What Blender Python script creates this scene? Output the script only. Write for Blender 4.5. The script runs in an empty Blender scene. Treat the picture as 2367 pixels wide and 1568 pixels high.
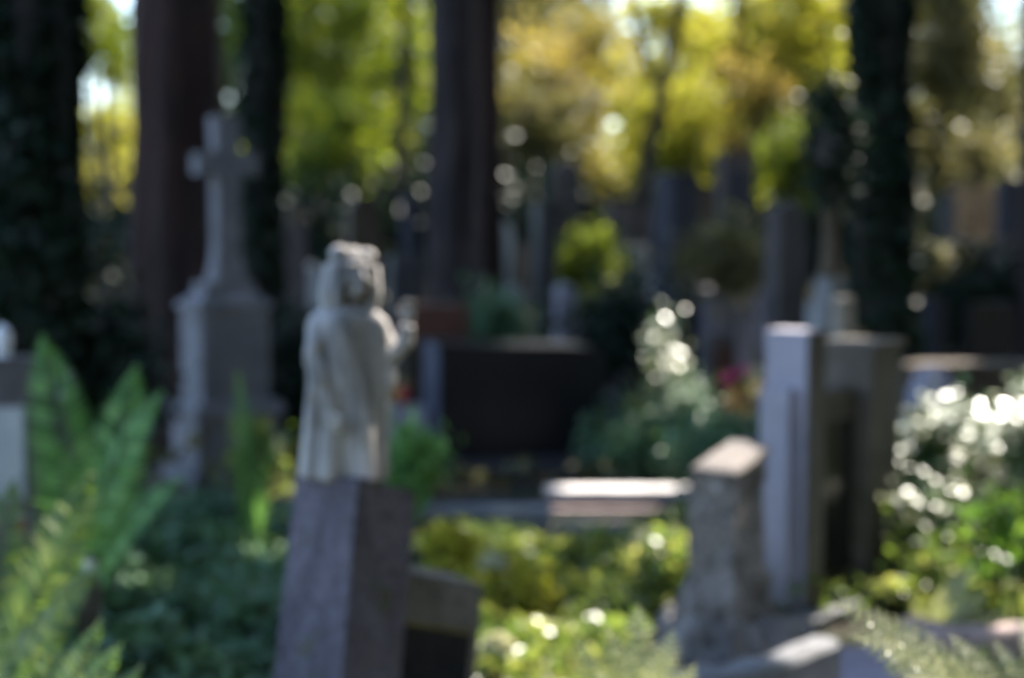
import bpy, bmesh, math, random
import numpy as np
from mathutils import Vector, Matrix, noise
R = math.radians
sc = bpy.context.scene
C = sc.collection

# ---------------------------------------------------------------- camera, sky, sun, exposure
CAM_H, PITCH, F = 1.6, R(4.0), 3540.0          # F: focal length for a picture 2367 wide
cam_d = bpy.data.cameras.new('camera'); cam = bpy.data.objects.new('camera', cam_d); C.objects.link(cam)
cam.location = (0, 0, CAM_H); cam.rotation_euler = (math.pi/2 - PITCH, 0, 0)
cam_d.sensor_width = 23.6; cam_d.lens = 23.6 * F / 2367.0
cam_d.clip_start = 0.05; cam_d.clip_end = 2000
cam_d.dof.use_dof = True; cam_d.dof.focus_distance = 1.9; cam_d.dof.aperture_fstop = 1.24
sc.camera = cam

SUN_EL, SUN_AZ = 48.0, 35.0                     # azimuth measured from straight ahead towards the right
world = bpy.data.worlds.new('World'); sc.world = world; world.use_nodes = True
wn = world.node_tree; bg = wn.nodes['Background']
sky = wn.nodes.new('ShaderNodeTexSky'); sky.sky_type = 'NISHITA'; sky.sun_disc = False
sky.sun_elevation = R(SUN_EL); sky.sun_rotation = R(SUN_AZ); sky.air_density = 1.0; sky.dust_density = 0.8; sky.ozone_density = 2.2
wn.links.new(sky.outputs[0], bg.inputs[0]); bg.inputs[1].default_value = 0.15
S = Vector((math.sin(R(SUN_AZ))*math.cos(R(SUN_EL)), math.cos(R(SUN_AZ))*math.cos(R(SUN_EL)), math.sin(R(SUN_EL))))
sd = bpy.data.lights.new('sun', 'SUN'); sd.energy = 5.0; sd.angle = R(0.5); sd.color = (1.0, 0.93, 0.82)
so = bpy.data.objects.new('sun', sd); C.objects.link(so); so.rotation_euler = S.to_track_quat('Z', 'Y').to_euler()
so.location = (8, 20, 30)
vs = sc.view_settings; vs.view_transform = 'Standard'; vs.look = 'None'; vs.gamma = 1.0; vs.exposure = 2.0
cy = sc.cycles
cy.use_denoising = True; cy.max_bounces = 6; cy.diffuse_bounces = 3; cy.glossy_bounces = 2; cy.transmission_bounces = 4
cy.transparent_max_bounces = 4; cy.sample_clamp_indirect = 6.0; cy.adaptive_threshold = 0.01
cy.caustics_reflective = False; cy.caustics_refractive = False

# ---------------------------------------------------------------- helpers
CP, SP = math.cos(PITCH), math.sin(PITCH)
def W(px, py, Y):
    """point in the place seen at (px, py) of a 2367 wide picture and Y metres ahead"""
    u, v = (px - 1183.5)/F, (784.0 - py)/F
    d = Vector((u, CP + v*SP, -SP + v*CP))
    return Vector((0, 0, CAM_H)) + d*(Y/d.y)
def gz(x, y):
    z = 0.05*max(0.0, y - 12.0)
    return z + 0.03*noise.noise(Vector((x*0.6, y*0.6, 0)))
def px_m(Y): return Y/F

MATS = {}
def new_mat(name):
    m = bpy.data.materials.new(name); m.use_nodes = True
    nt = m.node_tree; return m, nt, nt.nodes['Principled BSDF']
def ramp(nt, fac, cols, pos=None):
    r = nt.nodes.new('ShaderNodeValToRGB'); e = r.color_ramp.elements
    n = len(cols)
    while len(e) < n: e.new(0.5)
    for i, c in enumerate(cols):
        e[i].position = (pos[i] if pos else i/(n-1)); e[i].color = (*c, 1)
    nt.links.new(fac, r.inputs[0]); return r
def noise_tex(nt, scale, detail=5, rough=0.6, vec=None, dist=0.0):
    t = nt.nodes.new('ShaderNodeTexNoise'); t.inputs['Scale'].default_value = scale
    t.inputs['Detail'].default_value = detail; t.inputs['Roughness'].default_value = rough
    t.inputs['Distortion'].default_value = dist
    if vec: nt.links.new(vec, t.inputs['Vector'])
    return t
def coords(nt, scale=(1, 1, 1)):
    tc = nt.nodes.new('ShaderNodeTexCoord'); mp = nt.nodes.new('ShaderNodeMapping')
    mp.inputs['Scale'].default_value = scale; nt.links.new(tc.outputs['Object'], mp.inputs['Vector']); return mp.outputs[0]
def bump(nt, bs, h, strength, dist=0.02):
    b = nt.nodes.new('ShaderNodeBump'); b.inputs['Strength'].default_value = strength; b.inputs['Distance'].default_value = dist
    nt.links.new(h, b.inputs['Height']); nt.links.new(b.outputs[0], bs.inputs['Normal'])
def stone(name, base, dark=None, lichen=None, rough=0.85, big=3.0, fine=60.0, bumps=0.5, speck=0.35, lich_amt=0.62, streak=False):
    if name in MATS: return MATS[name]
    m, nt, bs = new_mat(name); dark = dark or tuple(c*0.5 for c in base)
    v = coords(nt, (1, 1, 0.3) if streak else (1, 1, 1))
    n1 = noise_tex(nt, big, 6, 0.65, v, 0.6); r1 = ramp(nt, n1.outputs[0], [dark, base, tuple(min(1, c*1.15) for c in base)], [0.32, 0.55, 0.8])
    n2 = noise_tex(nt, fine, 3, 0.7, coords(nt)); r2 = ramp(nt, n2.outputs[0], [(1-speck,)*3, (1, 1, 1), (1+speck*0.4,)*3], [0.35, 0.5, 0.68])
    mx = nt.nodes.new('ShaderNodeMix'); mx.data_type = 'RGBA'; mx.blend_type = 'MULTIPLY'; mx.inputs[0].default_value = 1
    nt.links.new(r1.outputs[0], mx.inputs[6]); nt.links.new(r2.outputs[0], mx.inputs[7]); out = mx.outputs[2]
    if lichen:
        n3 = noise_tex(nt, big*2.3, 7, 0.7, coords(nt), 0.4); r3 = ramp(nt, n3.outputs[0], [(0, 0, 0), (1, 1, 1)], [lich_amt, lich_amt+0.08])
        m2 = nt.nodes.new('ShaderNodeMix'); m2.data_type = 'RGBA'; nt.links.new(r3.outputs[0], m2.inputs[0])
        nt.links.new(out, m2.inputs[6]); m2.inputs[7].default_value = (*lichen, 1); out = m2.outputs[2]
    nt.links.new(out, bs.inputs['Base Color']); bs.inputs['Roughness'].default_value = rough
    bump(nt, bs, n2.outputs[0], bumps, 0.006); MATS[name] = m; return m
def bark(name, a, b, c):
    if name in MATS: return MATS[name]
    m, nt, bs = new_mat(name); v = coords(nt, (5, 5, 0.8))
    n = noise_tex(nt, 2.2, 8, 0.7, v, 0.8); n2 = noise_tex(nt, 0.8, 3, 0.6, coords(nt))
    r = ramp(nt, n.outputs[0], [a, b, c], [0.35, 0.5, 0.68])
    r2 = ramp(nt, n2.outputs[0], [(0.7, 0.7, 0.72), (1.2, 1.05, 1)], [0.3, 0.7])
    mx = nt.nodes.new('ShaderNodeMix'); mx.data_type = 'RGBA'; mx.blend_type = 'MULTIPLY'; mx.inputs[0].default_value = 1
    nt.links.new(r.outputs[0], mx.inputs[6]); nt.links.new(r2.outputs[0], mx.inputs[7]); nt.links.new(mx.outputs[2], bs.inputs['Base Color'])
    bs.inputs['Roughness'].default_value = 0.95; bump(nt, bs, n.outputs[0], 1.0, 0.05); MATS[name] = m; return m
def leaf(name, cols, trans=0.45, tcol=1.6, rough=0.4, spec=0.5):
    if name in MATS: return MATS[name]
    m, nt, bs = new_mat(name); at = nt.nodes.new('ShaderNodeAttribute'); at.attribute_name = 'tint'
    r = ramp(nt, at.outputs['Fac'], cols); nt.links.new(r.outputs[0], bs.inputs['Base Color'])
    bs.inputs['Roughness'].default_value = rough; bs.inputs['Specular IOR Level'].default_value = spec
    if trans > 0:
        tr = nt.nodes.new('ShaderNodeBsdfTranslucent'); mm = nt.nodes.new('ShaderNodeMix'); mm.data_type = 'RGBA'; mm.blend_type = 'MULTIPLY'
        mm.inputs[0].default_value = 1; mm.inputs[7].default_value = (tcol, tcol, tcol*0.6, 1); nt.links.new(r.outputs[0], mm.inputs[6])
        nt.links.new(mm.outputs[2], tr.inputs[0]); ms = nt.nodes.new('ShaderNodeMixShader'); ms.inputs[0].default_value = trans
        nt.links.new(bs.outputs[0], ms.inputs[1]); nt.links.new(tr.outputs[0], ms.inputs[2])
        nt.links.new(ms.outputs[0], nt.nodes['Material Output'].inputs[0])
    MATS[name] = m; return m
def plain(name, col, rough=0.5, metal=0.0, var=0.25, spec=0.5):
    if name in MATS: return MATS[name]
    m, nt, bs = new_mat(name); n = noise_tex(nt, 18, 4, 0.6, coords(nt))
    r = ramp(nt, n.outputs[0], [tuple(c*(1-var) for c in col), tuple(min(1, c*(1+var*0.5)) for c in col)], [0.35, 0.65])
    nt.links.new(r.outputs[0], bs.inputs['Base Color']); bs.inputs['Roughness'].default_value = rough
    bs.inputs['Metallic'].default_value = metal; bs.inputs['Specular IOR Level'].default_value = spec; MATS[name] = m; return m

def link(name, me, m, parent=None):
    o = bpy.data.objects.new(name, me); C.objects.link(o)
    if m and not me.materials: me.materials.append(m)
    if parent: o.parent = parent
    return o
def from_bm(name, bm, m, parent=None, smooth=False, bevel=0.0):
    if bevel:
        es = [e for e in bm.edges if len(e.link_faces) == 2 and e.calc_face_angle(0) > 0.5]
        bmesh.ops.bevel(bm, geom=es, offset=bevel, segments=2, profile=0.6, affect='EDGES')
    bmesh.ops.recalc_face_normals(bm, faces=bm.faces)
    me = bpy.data.meshes.new(name); bm.to_mesh(me); bm.free()
    if smooth: me.polygons.foreach_set('use_smooth', [True]*len(me.polygons))
    return link(name, me, m, parent)
def tag(o, label=None, cat=None, group=None, kind=None):
    if label: o['label'] = label
    if cat: o['category'] = cat
    if group: o['group'] = group
    if kind: o['kind'] = kind
    return o
def empty(name, loc, rz, label, cat, group=None, tilt=(0, 0)):
    o = bpy.data.objects.new(name, None); C.objects.link(o); o.location = loc
    o.rotation_euler = (R(tilt[0]), R(tilt[1]), rz); o.empty_display_size = 0.2
    return tag(o, label, cat, group)
def box(bm, x0, x1, y0, y1, z0, z1, top=1.0, jit=0.0):
    cx, cy_ = (x0+x1)/2, (y0+y1)/2; vs_ = []
    for z, k in ((z0, 1.0), (z1, top)):
        for x, y in ((x0, y0), (x1, y0), (x1, y1), (x0, y1)):
            vs_.append(bm.verts.new((cx+(x-cx)*k, cy_+(y-cy_)*k, z)))
    a = vs_
    for f in ((0, 3, 2, 1), (4, 5, 6, 7), (0, 1, 5, 4), (1, 2, 6, 5), (2, 3, 7, 6), (3, 0, 4, 7)): bm.faces.new([a[i] for i in f])
def bxo(name, dims, m, parent, bevel=0.008, top=1.0):
    bm = bmesh.new(); box(bm, *dims, top=top); return from_bm(name, bm, m, parent, bevel=bevel)
def rough_up(o, amt, scale, cuts=5):
    """subdivide and push a stone's surface about so that its edges are worn"""
    bm = bmesh.new(); bm.from_mesh(o.data); bmesh.ops.subdivide_edges(bm, edges=bm.edges, cuts=cuts, use_grid_fill=True)
    bmesh.ops.triangulate(bm, faces=[f for f in bm.faces if len(f.verts) > 4])
    for v in bm.verts:
        p = v.co*scale; v.co += Vector((noise.noise(p), noise.noise(p+Vector((7, 3, 1))), noise.noise(p+Vector((1, 9, 4)))*0.7))*amt
    bm.to_mesh(o.data); bm.free(); return o
def prism(bm, prof, y0, y1):
    a = [bm.verts.new((x, y0, z)) for x, z in prof]; b = [bm.verts.new((x, y1, z)) for x, z in prof]
    bm.faces.new(a); bm.faces.new(b[::-1]); n = len(a)
    for i in range(n): bm.faces.new((a[i], b[i], b[(i+1) % n], a[(i+1) % n]))
def tube(bm, pts, rad, seg=10, rough=0.0, cap=True):
    rings = []; n = len(pts)
    for i, p in enumerate(pts):
        t = (Vector(pts[min(i+1, n-1)]) - Vector(pts[max(i-1, 0)])).normalized()
        a = t.orthogonal().normalized() if i == 0 else (pa - t*pa.dot(t)).normalized()
        pa = a; b = t.cross(a); ring = []
        for k in range(seg):
            th = 2*math.pi*k/seg; d = a*math.cos(th)+b*math.sin(th); r = rad[i]
            if rough: r *= 1+rough*noise.noise(Vector((math.cos(th)*2.2, math.sin(th)*2.2, p[2]*0.9)))
            ring.append(bm.verts.new(Vector(p)+d*r))
        rings.append(ring)
    for i in range(n-1):
        for k in range(seg): bm.faces.new((rings[i][k], rings[i][(k+1) % seg], rings[i+1][(k+1) % seg], rings[i+1][k]))
    if cap: bm.faces.new(rings[0][::-1]); bm.faces.new(rings[-1])
def lathe(bm, prof, seg=20, c=(0, 0, 0)):
    rings = [[bm.verts.new((c[0]+r*math.cos(2*math.pi*k/seg), c[1]+r*math.sin(2*math.pi*k/seg), c[2]+z)) for k in range(seg)] for r, z in prof]
    for i in range(len(rings)-1):
        for k in range(seg): bm.faces.new((rings[i][k], rings[i][(k+1) % seg], rings[i+1][(k+1) % seg], rings[i+1][k]))
    bm.faces.new(rings[0][::-1]); bm.faces.new(rings[-1])
def ball(bm, c, r, rot=None, sub=2):
    q = bmesh.ops.create_icosphere(bm, subdivisions=sub, radius=1.0); M = Matrix.Translation(Vector(c)) @ (rot or Matrix.Identity(4)) @ Matrix.Diagonal((*((r,)*3 if isinstance(r, (int, float)) else r), 1))
    bmesh.ops.transform(bm, matrix=M, verts=q['verts'])

# ---- leaves
rng = np.random.default_rng(11)
def quads(P, T, B, tint, name, m, parent=None):
    """one four-sided leaf per row: P middle, T half length, B half width"""
    n = len(P); V = np.empty((n, 4, 3), np.float32)
    V[:, 0] = P-T; V[:, 1] = P+B-T*0.1; V[:, 2] = P+T; V[:, 3] = P-B-T*0.1
    me = bpy.data.meshes.new(name); me.vertices.add(n*4); me.loops.add(n*4); me.polygons.add(n)
    me.vertices.foreach_set('co', V.ravel()); me.loops.foreach_set('vertex_index', np.arange(n*4, dtype=np.int32))
    me.polygons.foreach_set('loop_start', np.arange(0, n*4, 4, dtype=np.int32))
    a = me.attributes.new('tint', 'FLOAT', 'FACE'); a.data.foreach_set('value', tint.astype(np.float32))
    me.update(calc_edges=True); return link(name, me, m, parent)
def rand_dirs(n, up=0.0):
    d = rng.normal(size=(n, 3)); d += np.array(up) if isinstance(up, tuple) else np.array([0, 0, up]); return d/np.linalg.norm(d, axis=1)[:, None]
def leaf_frames(n, size, asp=0.55, up=0.0, var=0.35):
    N = rand_dirs(n, up); A = rand_dirs(n); T = np.cross(N, A); T /= np.linalg.norm(T, axis=1)[:, None]+1e-9; Bv = np.cross(N, T)
    s = size*(1+var*rng.uniform(-1, 1, n))[:, None]*0.5; return T*s, Bv*s*asp
def clumps(c, rad, n, k, spread, shell=0.35):
    """positions gathered in k clumps inside an ellipsoid"""
    K = rand_dirs(k)*(rng.uniform(shell, 1, k)**0.6)[:, None]*np.array(rad)
    idx = rng.integers(0, k, n); P = K[idx]+rng.normal(size=(n, 3))*spread*(0.5+rng.random(k)[idx])[:, None]
    return P+np.array(c), rng.random(k)[idx]
def drop_lines(P, lines, keep=0.004):
    """leave gaps where light comes through: lines = (point, radius) followed towards the sun"""
    ok = np.ones(len(P), bool); s = np.array(S)
    for c, r in lines:
        d = P-np.array(c); t = d@s; dist = np.linalg.norm(d-np.outer(t, s), axis=1); ok &= ~((dist < .16+r*(0.85+0.4*rng.random(len(P)))) & (t > -0.2))
    ok |= rng.random(len(P)) < keep
    return ok
exec_lights = []  # spots chosen to be sunlit; crown leaves are cut away sunward of them
for a in [(1680, 1050, 5.8, .08), (1400, 1135, 8.7, .18), (1480, 1135, 8.7, .16), (1560, 1135, 8.7, .14), (1610, 1135, 8.7, .1), (1370, 1175, 8.3, .12), (1560, 1178, 8.3, .1),
          (1900, 1490, 4.95, .05), (2150, 1000, 7.3, .5), (2210, 1090, 7.2, .75), (2300, 1100, 6.9, .6), (2200, 1230, 6.8, .5), (2230, 950, 7.3, .6), (2350, 950, 7, .5), (2160, 1120, 7.2, .4), (2260, 1120, 7.2, .4), (2340, 1200, 6.5, .3), (2330, 1400, 6, .2),
          (2130, 1200, 7.2, .2), (2200, 1300, 6.8, .25), (1200, 1400, 6.6, .3), (1130, 1300, 7.4, .15), (1480, 1230, 7, .2), (1560, 1330, 6.4, .3), (1480, 1330, 6.6, .2),
          (1400, 1420, 5.5, .3), (1250, 1500, 5, .2), (1500, 1500, 3.2, .25), (1400, 1530, 3.2, .2), (1600, 1560, 3.2, .2), (2050, 1450, 3.3, .2), (2150, 1500, 3.3, .25), (2250, 1530, 3.3, .22), (2330, 1440, 4, .2),
          (1530, 740, 9.7, .1), (1500, 800, 9.7, .1), (1550, 850, 9.7, .12), (1590, 910, 9.7, .12), (1600, 990, 9.6, .1), (1225, 825, 10.2, .14),
          (2110, 650, 13, .35), (2180, 640, 13, .2), (2250, 480, 20, .9), (2175, 410, 22, .4), (2240, 390, 20, .6), (2120, 360, 24, .5), (690, 505, 20, .15), (765, 500, 20, .15),
          (915, 560, 16, .1), (810, 585, 4.45, .04), (1550, 860, 9.3, .1), (1690, 650, 15, .2), (1340, 530, 18, .15), (1220, 530, 18, .12), (1280, 520, 18, .1), (1210, 1480, 5.6, .15),
          (1350, 600, 19, .35), (1380, 560, 19, .3), (240, 440, 24, .4), (290, 560, 26, .4), (1430, 380, 22, .4), (1870, 560, 14, .12), (1020, 1215, 7.5, .08), (2340, 900, 8, .2),
          (2230, 680, 14, .2), (650, 1160, 7.2, .06), (270, 1000, 6.2, .1), (110, 1150, 4.6, .12), (150, 820, 6.8, .1), (560, 900, 7.0, .08),
          (1560, 330, 24, .7), (1500, 380, 24, .5), (1830, 400, 21, .5), (1860, 450, 21, .3), (1740, 280, 25, .6), (800, 340, 25, .5), (820, 400, 25, .4), (2200, 330, 27, .4), (1230, 270, 29, .3), (1140, 560, 17, .12), (1450, 600, 16.5, .16), (1650, 660, 15, .14), (1250, 250, 30, .5), (1350, 640, 16, .25)]:
    exec_lights.append((W(a[0], a[1], a[2]), a[3]))
for i in range(130):
    x, y = rng.uniform(-6, 7), rng.uniform(9, 30); exec_lights.append((Vector((x, y, rng.uniform(0, 1.6)+gz(x, y))), rng.uniform(.04, .2)))

# ---------------------------------------------------------------- materials
M_bark_red = bark('red_brown_bark', (.01, .006, .006), (.036, .018, .015), (.08, .036, .026))
M_bark_grey = bark('grey_bark', (.022, .017, .02), (.06, .048, .052), (.1, .08, .082))
M_bark_dark = bark('dark_bark', (.012, .011, .01), (.03, .027, .023), (.06, .05, .04))
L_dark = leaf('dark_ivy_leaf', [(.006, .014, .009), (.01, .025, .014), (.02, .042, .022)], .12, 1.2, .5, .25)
L_canopy = leaf('canopy_leaf', [(.03, .06, .015), (.06, .1, .02), (.11, .14, .03)], .3, 1.2, .5, .3)
L_green = leaf('green_leaf', [(.05, .075, .01), (.13, .17, .018), (.27, .28, .03)], .5, 1.6, .5, .35)
L_yellow = leaf('yellow_leaf', [(.16, .18, .025), (.36, .35, .05), (.52, .45, .1)], .5, 1.5, .5, .35)
L_gold = leaf('golden_leaf', [(.11, .1, .03), (.27, .22, .06), (.42, .3, .11)], .5, 1.5, .5, .35)
L_olive = leaf('olive_leaf', [(.05, .055, .02), (.14, .13, .06), (.34, .29, .16)], .4, 1.3, .5, .35)
L_orange = leaf('orange_leaf', [(.15, .08, .03), (.28, .16, .07), (.36, .26, .13)], .4, 1.4, .5, .4)
L_fern = leaf('fern_leaf', [(.06, .15, .04), (.12, .26, .07), (.2, .36, .13)], .35, 1.5, .5, .35)
L_fernpale = leaf('pale_fern_leaf', [(.24, .28, .13), (.42, .44, .25), (.6, .57, .4)], .45, 1.3, .4, .6)
L_ivy = leaf('blue_green_leaf', [(.03, .075, .035), (.1, .19, .1), (.2, .32, .19)], .25, 1.2, .45, .35)
L_gloss = leaf('glossy_shrub_leaf', [(.04, .1, .03), (.1, .16, .05), (.3, .3, .14)], .25, 1.4, .36, 1.0)
L_under = leaf('undergrowth_leaf', [(.05, .1, .03), (.15, .21, .05), (.46, .42, .17)], .45, 1.5, .35, .6)
L_litter = leaf('fallen_leaf', [(.1, .06, .03), (.24, .13, .05), (.36, .24, .09)], .2, 1.2, .7, .2)
M_granite = stone('lilac_grey_granite', (.13, .112, .145), (.055, .047, .06), (.085, .083, .06), .85, 5, 42, 1.0, .45, .57, streak=True)
M_statue = stone('weathered_white_stone', (.47, .44, .43), (.075, .07, .068), (.3, .22, .08), .85, 6.5, 50, .6, .15, .6, streak=True)
M_cross = stone('grey_sandstone', (.25, .235, .255), (.13, .125, .13), (.16, .17, .13), .9, 4, 50, .6, .3)
M_black = stone('polished_black_granite', (.012, .0115, .014), (.009, .0085, .011), None, .3, 3, 90, .05, .2)
M_black.node_tree.nodes['Principled BSDF'].inputs['Specular IOR Level'].default_value = .18
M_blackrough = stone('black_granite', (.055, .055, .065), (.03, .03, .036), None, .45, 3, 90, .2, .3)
M_blue = stone('dark_blue_granite', (.03, .03, .046), (.018, .018, .028), None, .8, 3, 80, .2, .3)
M_pale = stone('pale_limestone', (.42, .42, .43), (.22, .22, .225), (.2, .22, .14), .85, 3, 60, .4, .2)
M_white = stone('worn_white_marble', (.66, .62, .62), (.45, .42, .42), None, .6, 6, 60, .3, .15)
M_brown = stone('brown_sandstone', (.095, .07, .047), (.042, .031, .02), (.075, .075, .05), .9, 4, 50, .6, .3)
M_dkbrown = stone('dark_brown_stone', (.1, .082, .08), (.05, .042, .042), (.09, .1, .06), .9, 4, 50, .6, .3)
M_red = stone('red_sandstone', (.12, .05, .035), (.07, .03, .022), None, .9, 5, 50, .6, .3)
M_tan = stone('tan_sandstone', (.42, .26, .15), (.26, .16, .1), None, .9, 5, 50, .6, .3)
M_rock = stone('pitted_grey_rock', (.24, .21, .2), (.07, .06, .055), (.42, .4, .41), .95, 7, 40, 1.0, .45, .58)
M_grey = stone('grey_concrete', (.2, .2, .21), (.12, .12, .125), (.1, .13, .07), .9, 3, 60, .6, .3)
M_lilac = stone('smooth_lilac_grey_stone', (.36, .335, .41), (.27, .25, .3), None, .7, 2, 80, .3, .15)
M_panel = plain('dark_glass_panel', (.018, .018, .02), .2)
M_soil, nt, bs = new_mat('dark_soil')
n1 = noise_tex(nt, 1.5, 8, .65, coords(nt)); r1 = ramp(nt, n1.outputs[0], [(.02, .016, .011), (.045, .035, .022), (.04, .05, .018), (.09, .07, .04)], [.3, .45, .58, .75])
nt.links.new(r1.outputs[0], bs.inputs['Base Color']); bs.inputs['Roughness'].default_value = 1; n2 = noise_tex(nt, 25, 6, .7, coords(nt)); bump(nt, bs, n2.outputs[0], 1, .05)

# ---------------------------------------------------------------- ground
def ground():
    xs = np.concatenate([np.linspace(-300, -12, 14)[:-1], np.linspace(-12, 12, 61), np.linspace(12, 300, 14)[1:]])
    ys = np.concatenate([np.linspace(-60, 0, 6)[:-1], np.linspace(0, 30, 76), np.linspace(30, 600, 20)[1:]])
    bm = bmesh.new(); g = [[bm.verts.new((x, y, gz(x, min(y, 60)))) for x in xs] for y in ys]
    for j in range(len(ys)-1):
        for i in range(len(xs)-1): bm.faces.new((g[j][i], g[j][i+1], g[j+1][i+1], g[j+1][i]))
    tag(from_bm('ground', bm, M_soil, smooth=True), kind='structure')
ground()

# ---------------------------------------------------------------- trees
def crown(parent, c, rad, n, k, size, m, spread=.45, light=False, name='crown', shell=.35, up=0.0, asp=.6, gaps=None, ext_inv=None):
    P, tv = clumps(c, rad, n, k, spread, shell)
    ok = drop_lines(P, exec_lights) if light else np.ones(n, bool)
    if gaps:
        for gc, gr in gaps: ok &= np.linalg.norm((P-np.array(gc)), axis=1) > gr
    P = P[ok]; tv = tv[ok]; T, Bv = leaf_frames(len(P), size, asp, up)
    o = quads(P-np.array(parent.location), T, Bv, np.clip(tv*.7+rng.random(len(P))*.3, 0, 1), name, m, parent); return o
def ivy_on(parent, pts, rad, n, size, m, thick=.1):
    pts = np.array([tuple(p) for p in pts]); t = rng.random(n)*(len(pts)-1); i = np.minimum(t.astype(int), len(pts)-2); f = (t-i)[:, None]
    P = pts[i]*(1-f)+pts[i+1]*f; r = np.array(rad)[i]; th = rng.random(n)*2*math.pi
    bulge = .5+.5*np.sin(P[:, 2]*2.3+th*2); rr = r+thick*bulge*rng.random(n)**.7
    P = P+np.stack([np.cos(th)*rr, np.sin(th)*rr, np.zeros(n)], 1)
    T, Bv = leaf_frames(n, size, .8); return quads(P-np.array(parent.location), T, Bv, rng.random(n), 'ivy', m, parent)
def tree(label, xb, xt, Y, wpx, mat, top=9.0, ivy=None, crowns=(), name='tree', flare=1.25, limbs=5, taper=.75, group=None, seed=0):
    """xb, xt: picture columns of the trunk low and at the top edge of the picture; wpx its width there"""
    a = W(xb, 900, Y); b = W(xt, 0, Y); gx = a.x; base = Vector((gx, Y, gz(gx, Y)))
    root = empty(name, base, 0, label, 'tree', group); r0 = wpx*px_m(Y)/2
    sl = (b.x-a.x)/(b.z-a.z); pts, rad = [], []
    for i in range(26):
        z = base.z-.15+(top+.15)*i/25; pts.append(Vector((gx+sl*(z-a.z), Y, z))-base)
        fl = 1+(flare-1)*math.exp(-(z-base.z)/.35); rad.append(r0*fl*(1-(1-taper)*i/25)*(1+.03*math.sin(i*1.7+seed)))
    bm = bmesh.new(); tube(bm, pts, rad, 30, .24); rd = random.Random(seed+5)
    for k in range(limbs):
        s = pts[-1-rd.randint(0, 9)]; an = rd.uniform(0, 6.28); L = rd.uniform(1.8, 3.2); d = Vector((math.cos(an), math.sin(an), rd.uniform(.3, .8)))
        lp = [s+d*L*t+Vector((0, 0, .25*t*t)) for t in (0, .25, .5, .75, 1)]; tube(bm, lp, [r0*.4, r0*.32, r0*.24, r0*.15, r0*.05], 8, .1)
    from_bm('trunk', bm, mat, root, smooth=True)
    if ivy: ivy_on(root, [p+base for p in pts], rad, ivy[0], ivy[1], ivy[2] if len(ivy) > 2 else L_dark, ivy[3] if len(ivy) > 3 else .1)
    for c in crowns: crown(root, *c[:-1], **c[-1])
    return root
def shade_crown(x, y, z, rx, ry, rz, n, k=60, m=None, size=.3): return ((x, y, z), (rx, ry, rz), n, k, size, m or L_canopy, dict(light=True, spread=.6, shell=.1))  # crown added above the view to shade the graves from sun and sky

tree('broad trunk wrapped in dark ivy at the left edge, beside the red brown trunk', 85, 78, 8.6, 200, M_bark_dark, 9, (16000, .085, L_dark, .07),
     [shade_crown(-.5, 13, 8, 3.2, 3, 1.3, 9000), shade_crown(1.8, 6.2, 9, 4, 4.6, 1.2, 10000)], seed=1)
tree('thick red brown trunk just behind the stone cross', 420, 410, 10.8, 215, M_bark_red, 10, None, [shade_crown(2.5, 15.5, 8.6, 3.4, 3.2, 1.4, 11000)], seed=2)
tree('narrow dark ivy clad trunk right of the stone cross', 600, 612, 12.5, 92, M_bark_dark, 10, (6000, .09, L_dark, .05), [shade_crown(.2, 19, 8.6, 3.6, 3.4, 1.4, 11000)], seed=3)
tree('grey brown trunk rising behind the reddish headstone', 1052, 1048, 13, 118, M_bark_grey, 10, None, [shade_crown(4.6, 19.5, 9.4, 3.6, 3.2, 1.4, 11000)], seed=4)
tree('dark red brown trunk close behind the grey brown trunk', 1130, 1120, 15.5, 78, M_bark_red, 11, None, [shade_crown(2.5, 24, 10, 4, 3.4, 1.5, 11000), shade_crown(6.0, 16, 8.8, 3.2, 3.4, 1.4, 10000)], seed=5)
tree('very dark ivy covered trunk behind the grave monument on the right', 2045, 2035, 10.5, 128, M_bark_dark, 9, (11000, .09, L_dark, .06), [shade_crown(4.2, 13, 7.8, 3.2, 3, 1.3, 11000), shade_crown(7.0, 13, 7.8, 3, 3, 1.3, 9000)], seed=6)
tree('bluish grey trunk cut by the right edge of the picture', 2385, 2395, 12, 70, M_bark_grey, 9, None, [shade_crown(8, 20, 9.5, 3.5, 3.5, 1.5, 10000)], seed=7)
tree('slim dark trunk leaning right in front of the yellow leaves', 1395, 1572, 20, 36, M_bark_dark, 9, None, [shade_crown(-1.5, 26, 10.4, 4.5, 3.4, 1.5, 11000)], flare=1.1, seed=8, taper=.5)
lr = [o for o in C.objects if o.get('label', '').startswith('slim dark trunk leaning')][0]; bm = bmesh.new(); o0 = lr.location
tube(bm, [W(1508, 190, 20)-o0, W(1470, 60, 20)-o0, W(1452, -60, 20.1)-o0, W(1400, -200, 20.4)-o0], [.06, .05, .04, .02], 8, .1); from_bm('branch', bm, M_bark_dark, lr, smooth=True)
tree('faint upright trunk inside the golden foliage', 1715, 1705, 26, 30, M_bark_dark, 10, None, [shade_crown(8, 27, 11, 4.5, 3.4, 1.5, 10000)], flare=1.1, seed=9, taper=.6)
tree('thin dark trunk in the green foliage left of centre', 905, 935, 24, 26, M_bark_dark, 10, None, [shade_crown(-6, 20, 9.5, 3.8, 3.6, 1.5, 9000)], flare=1.1, seed=10, taper=.6)

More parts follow.
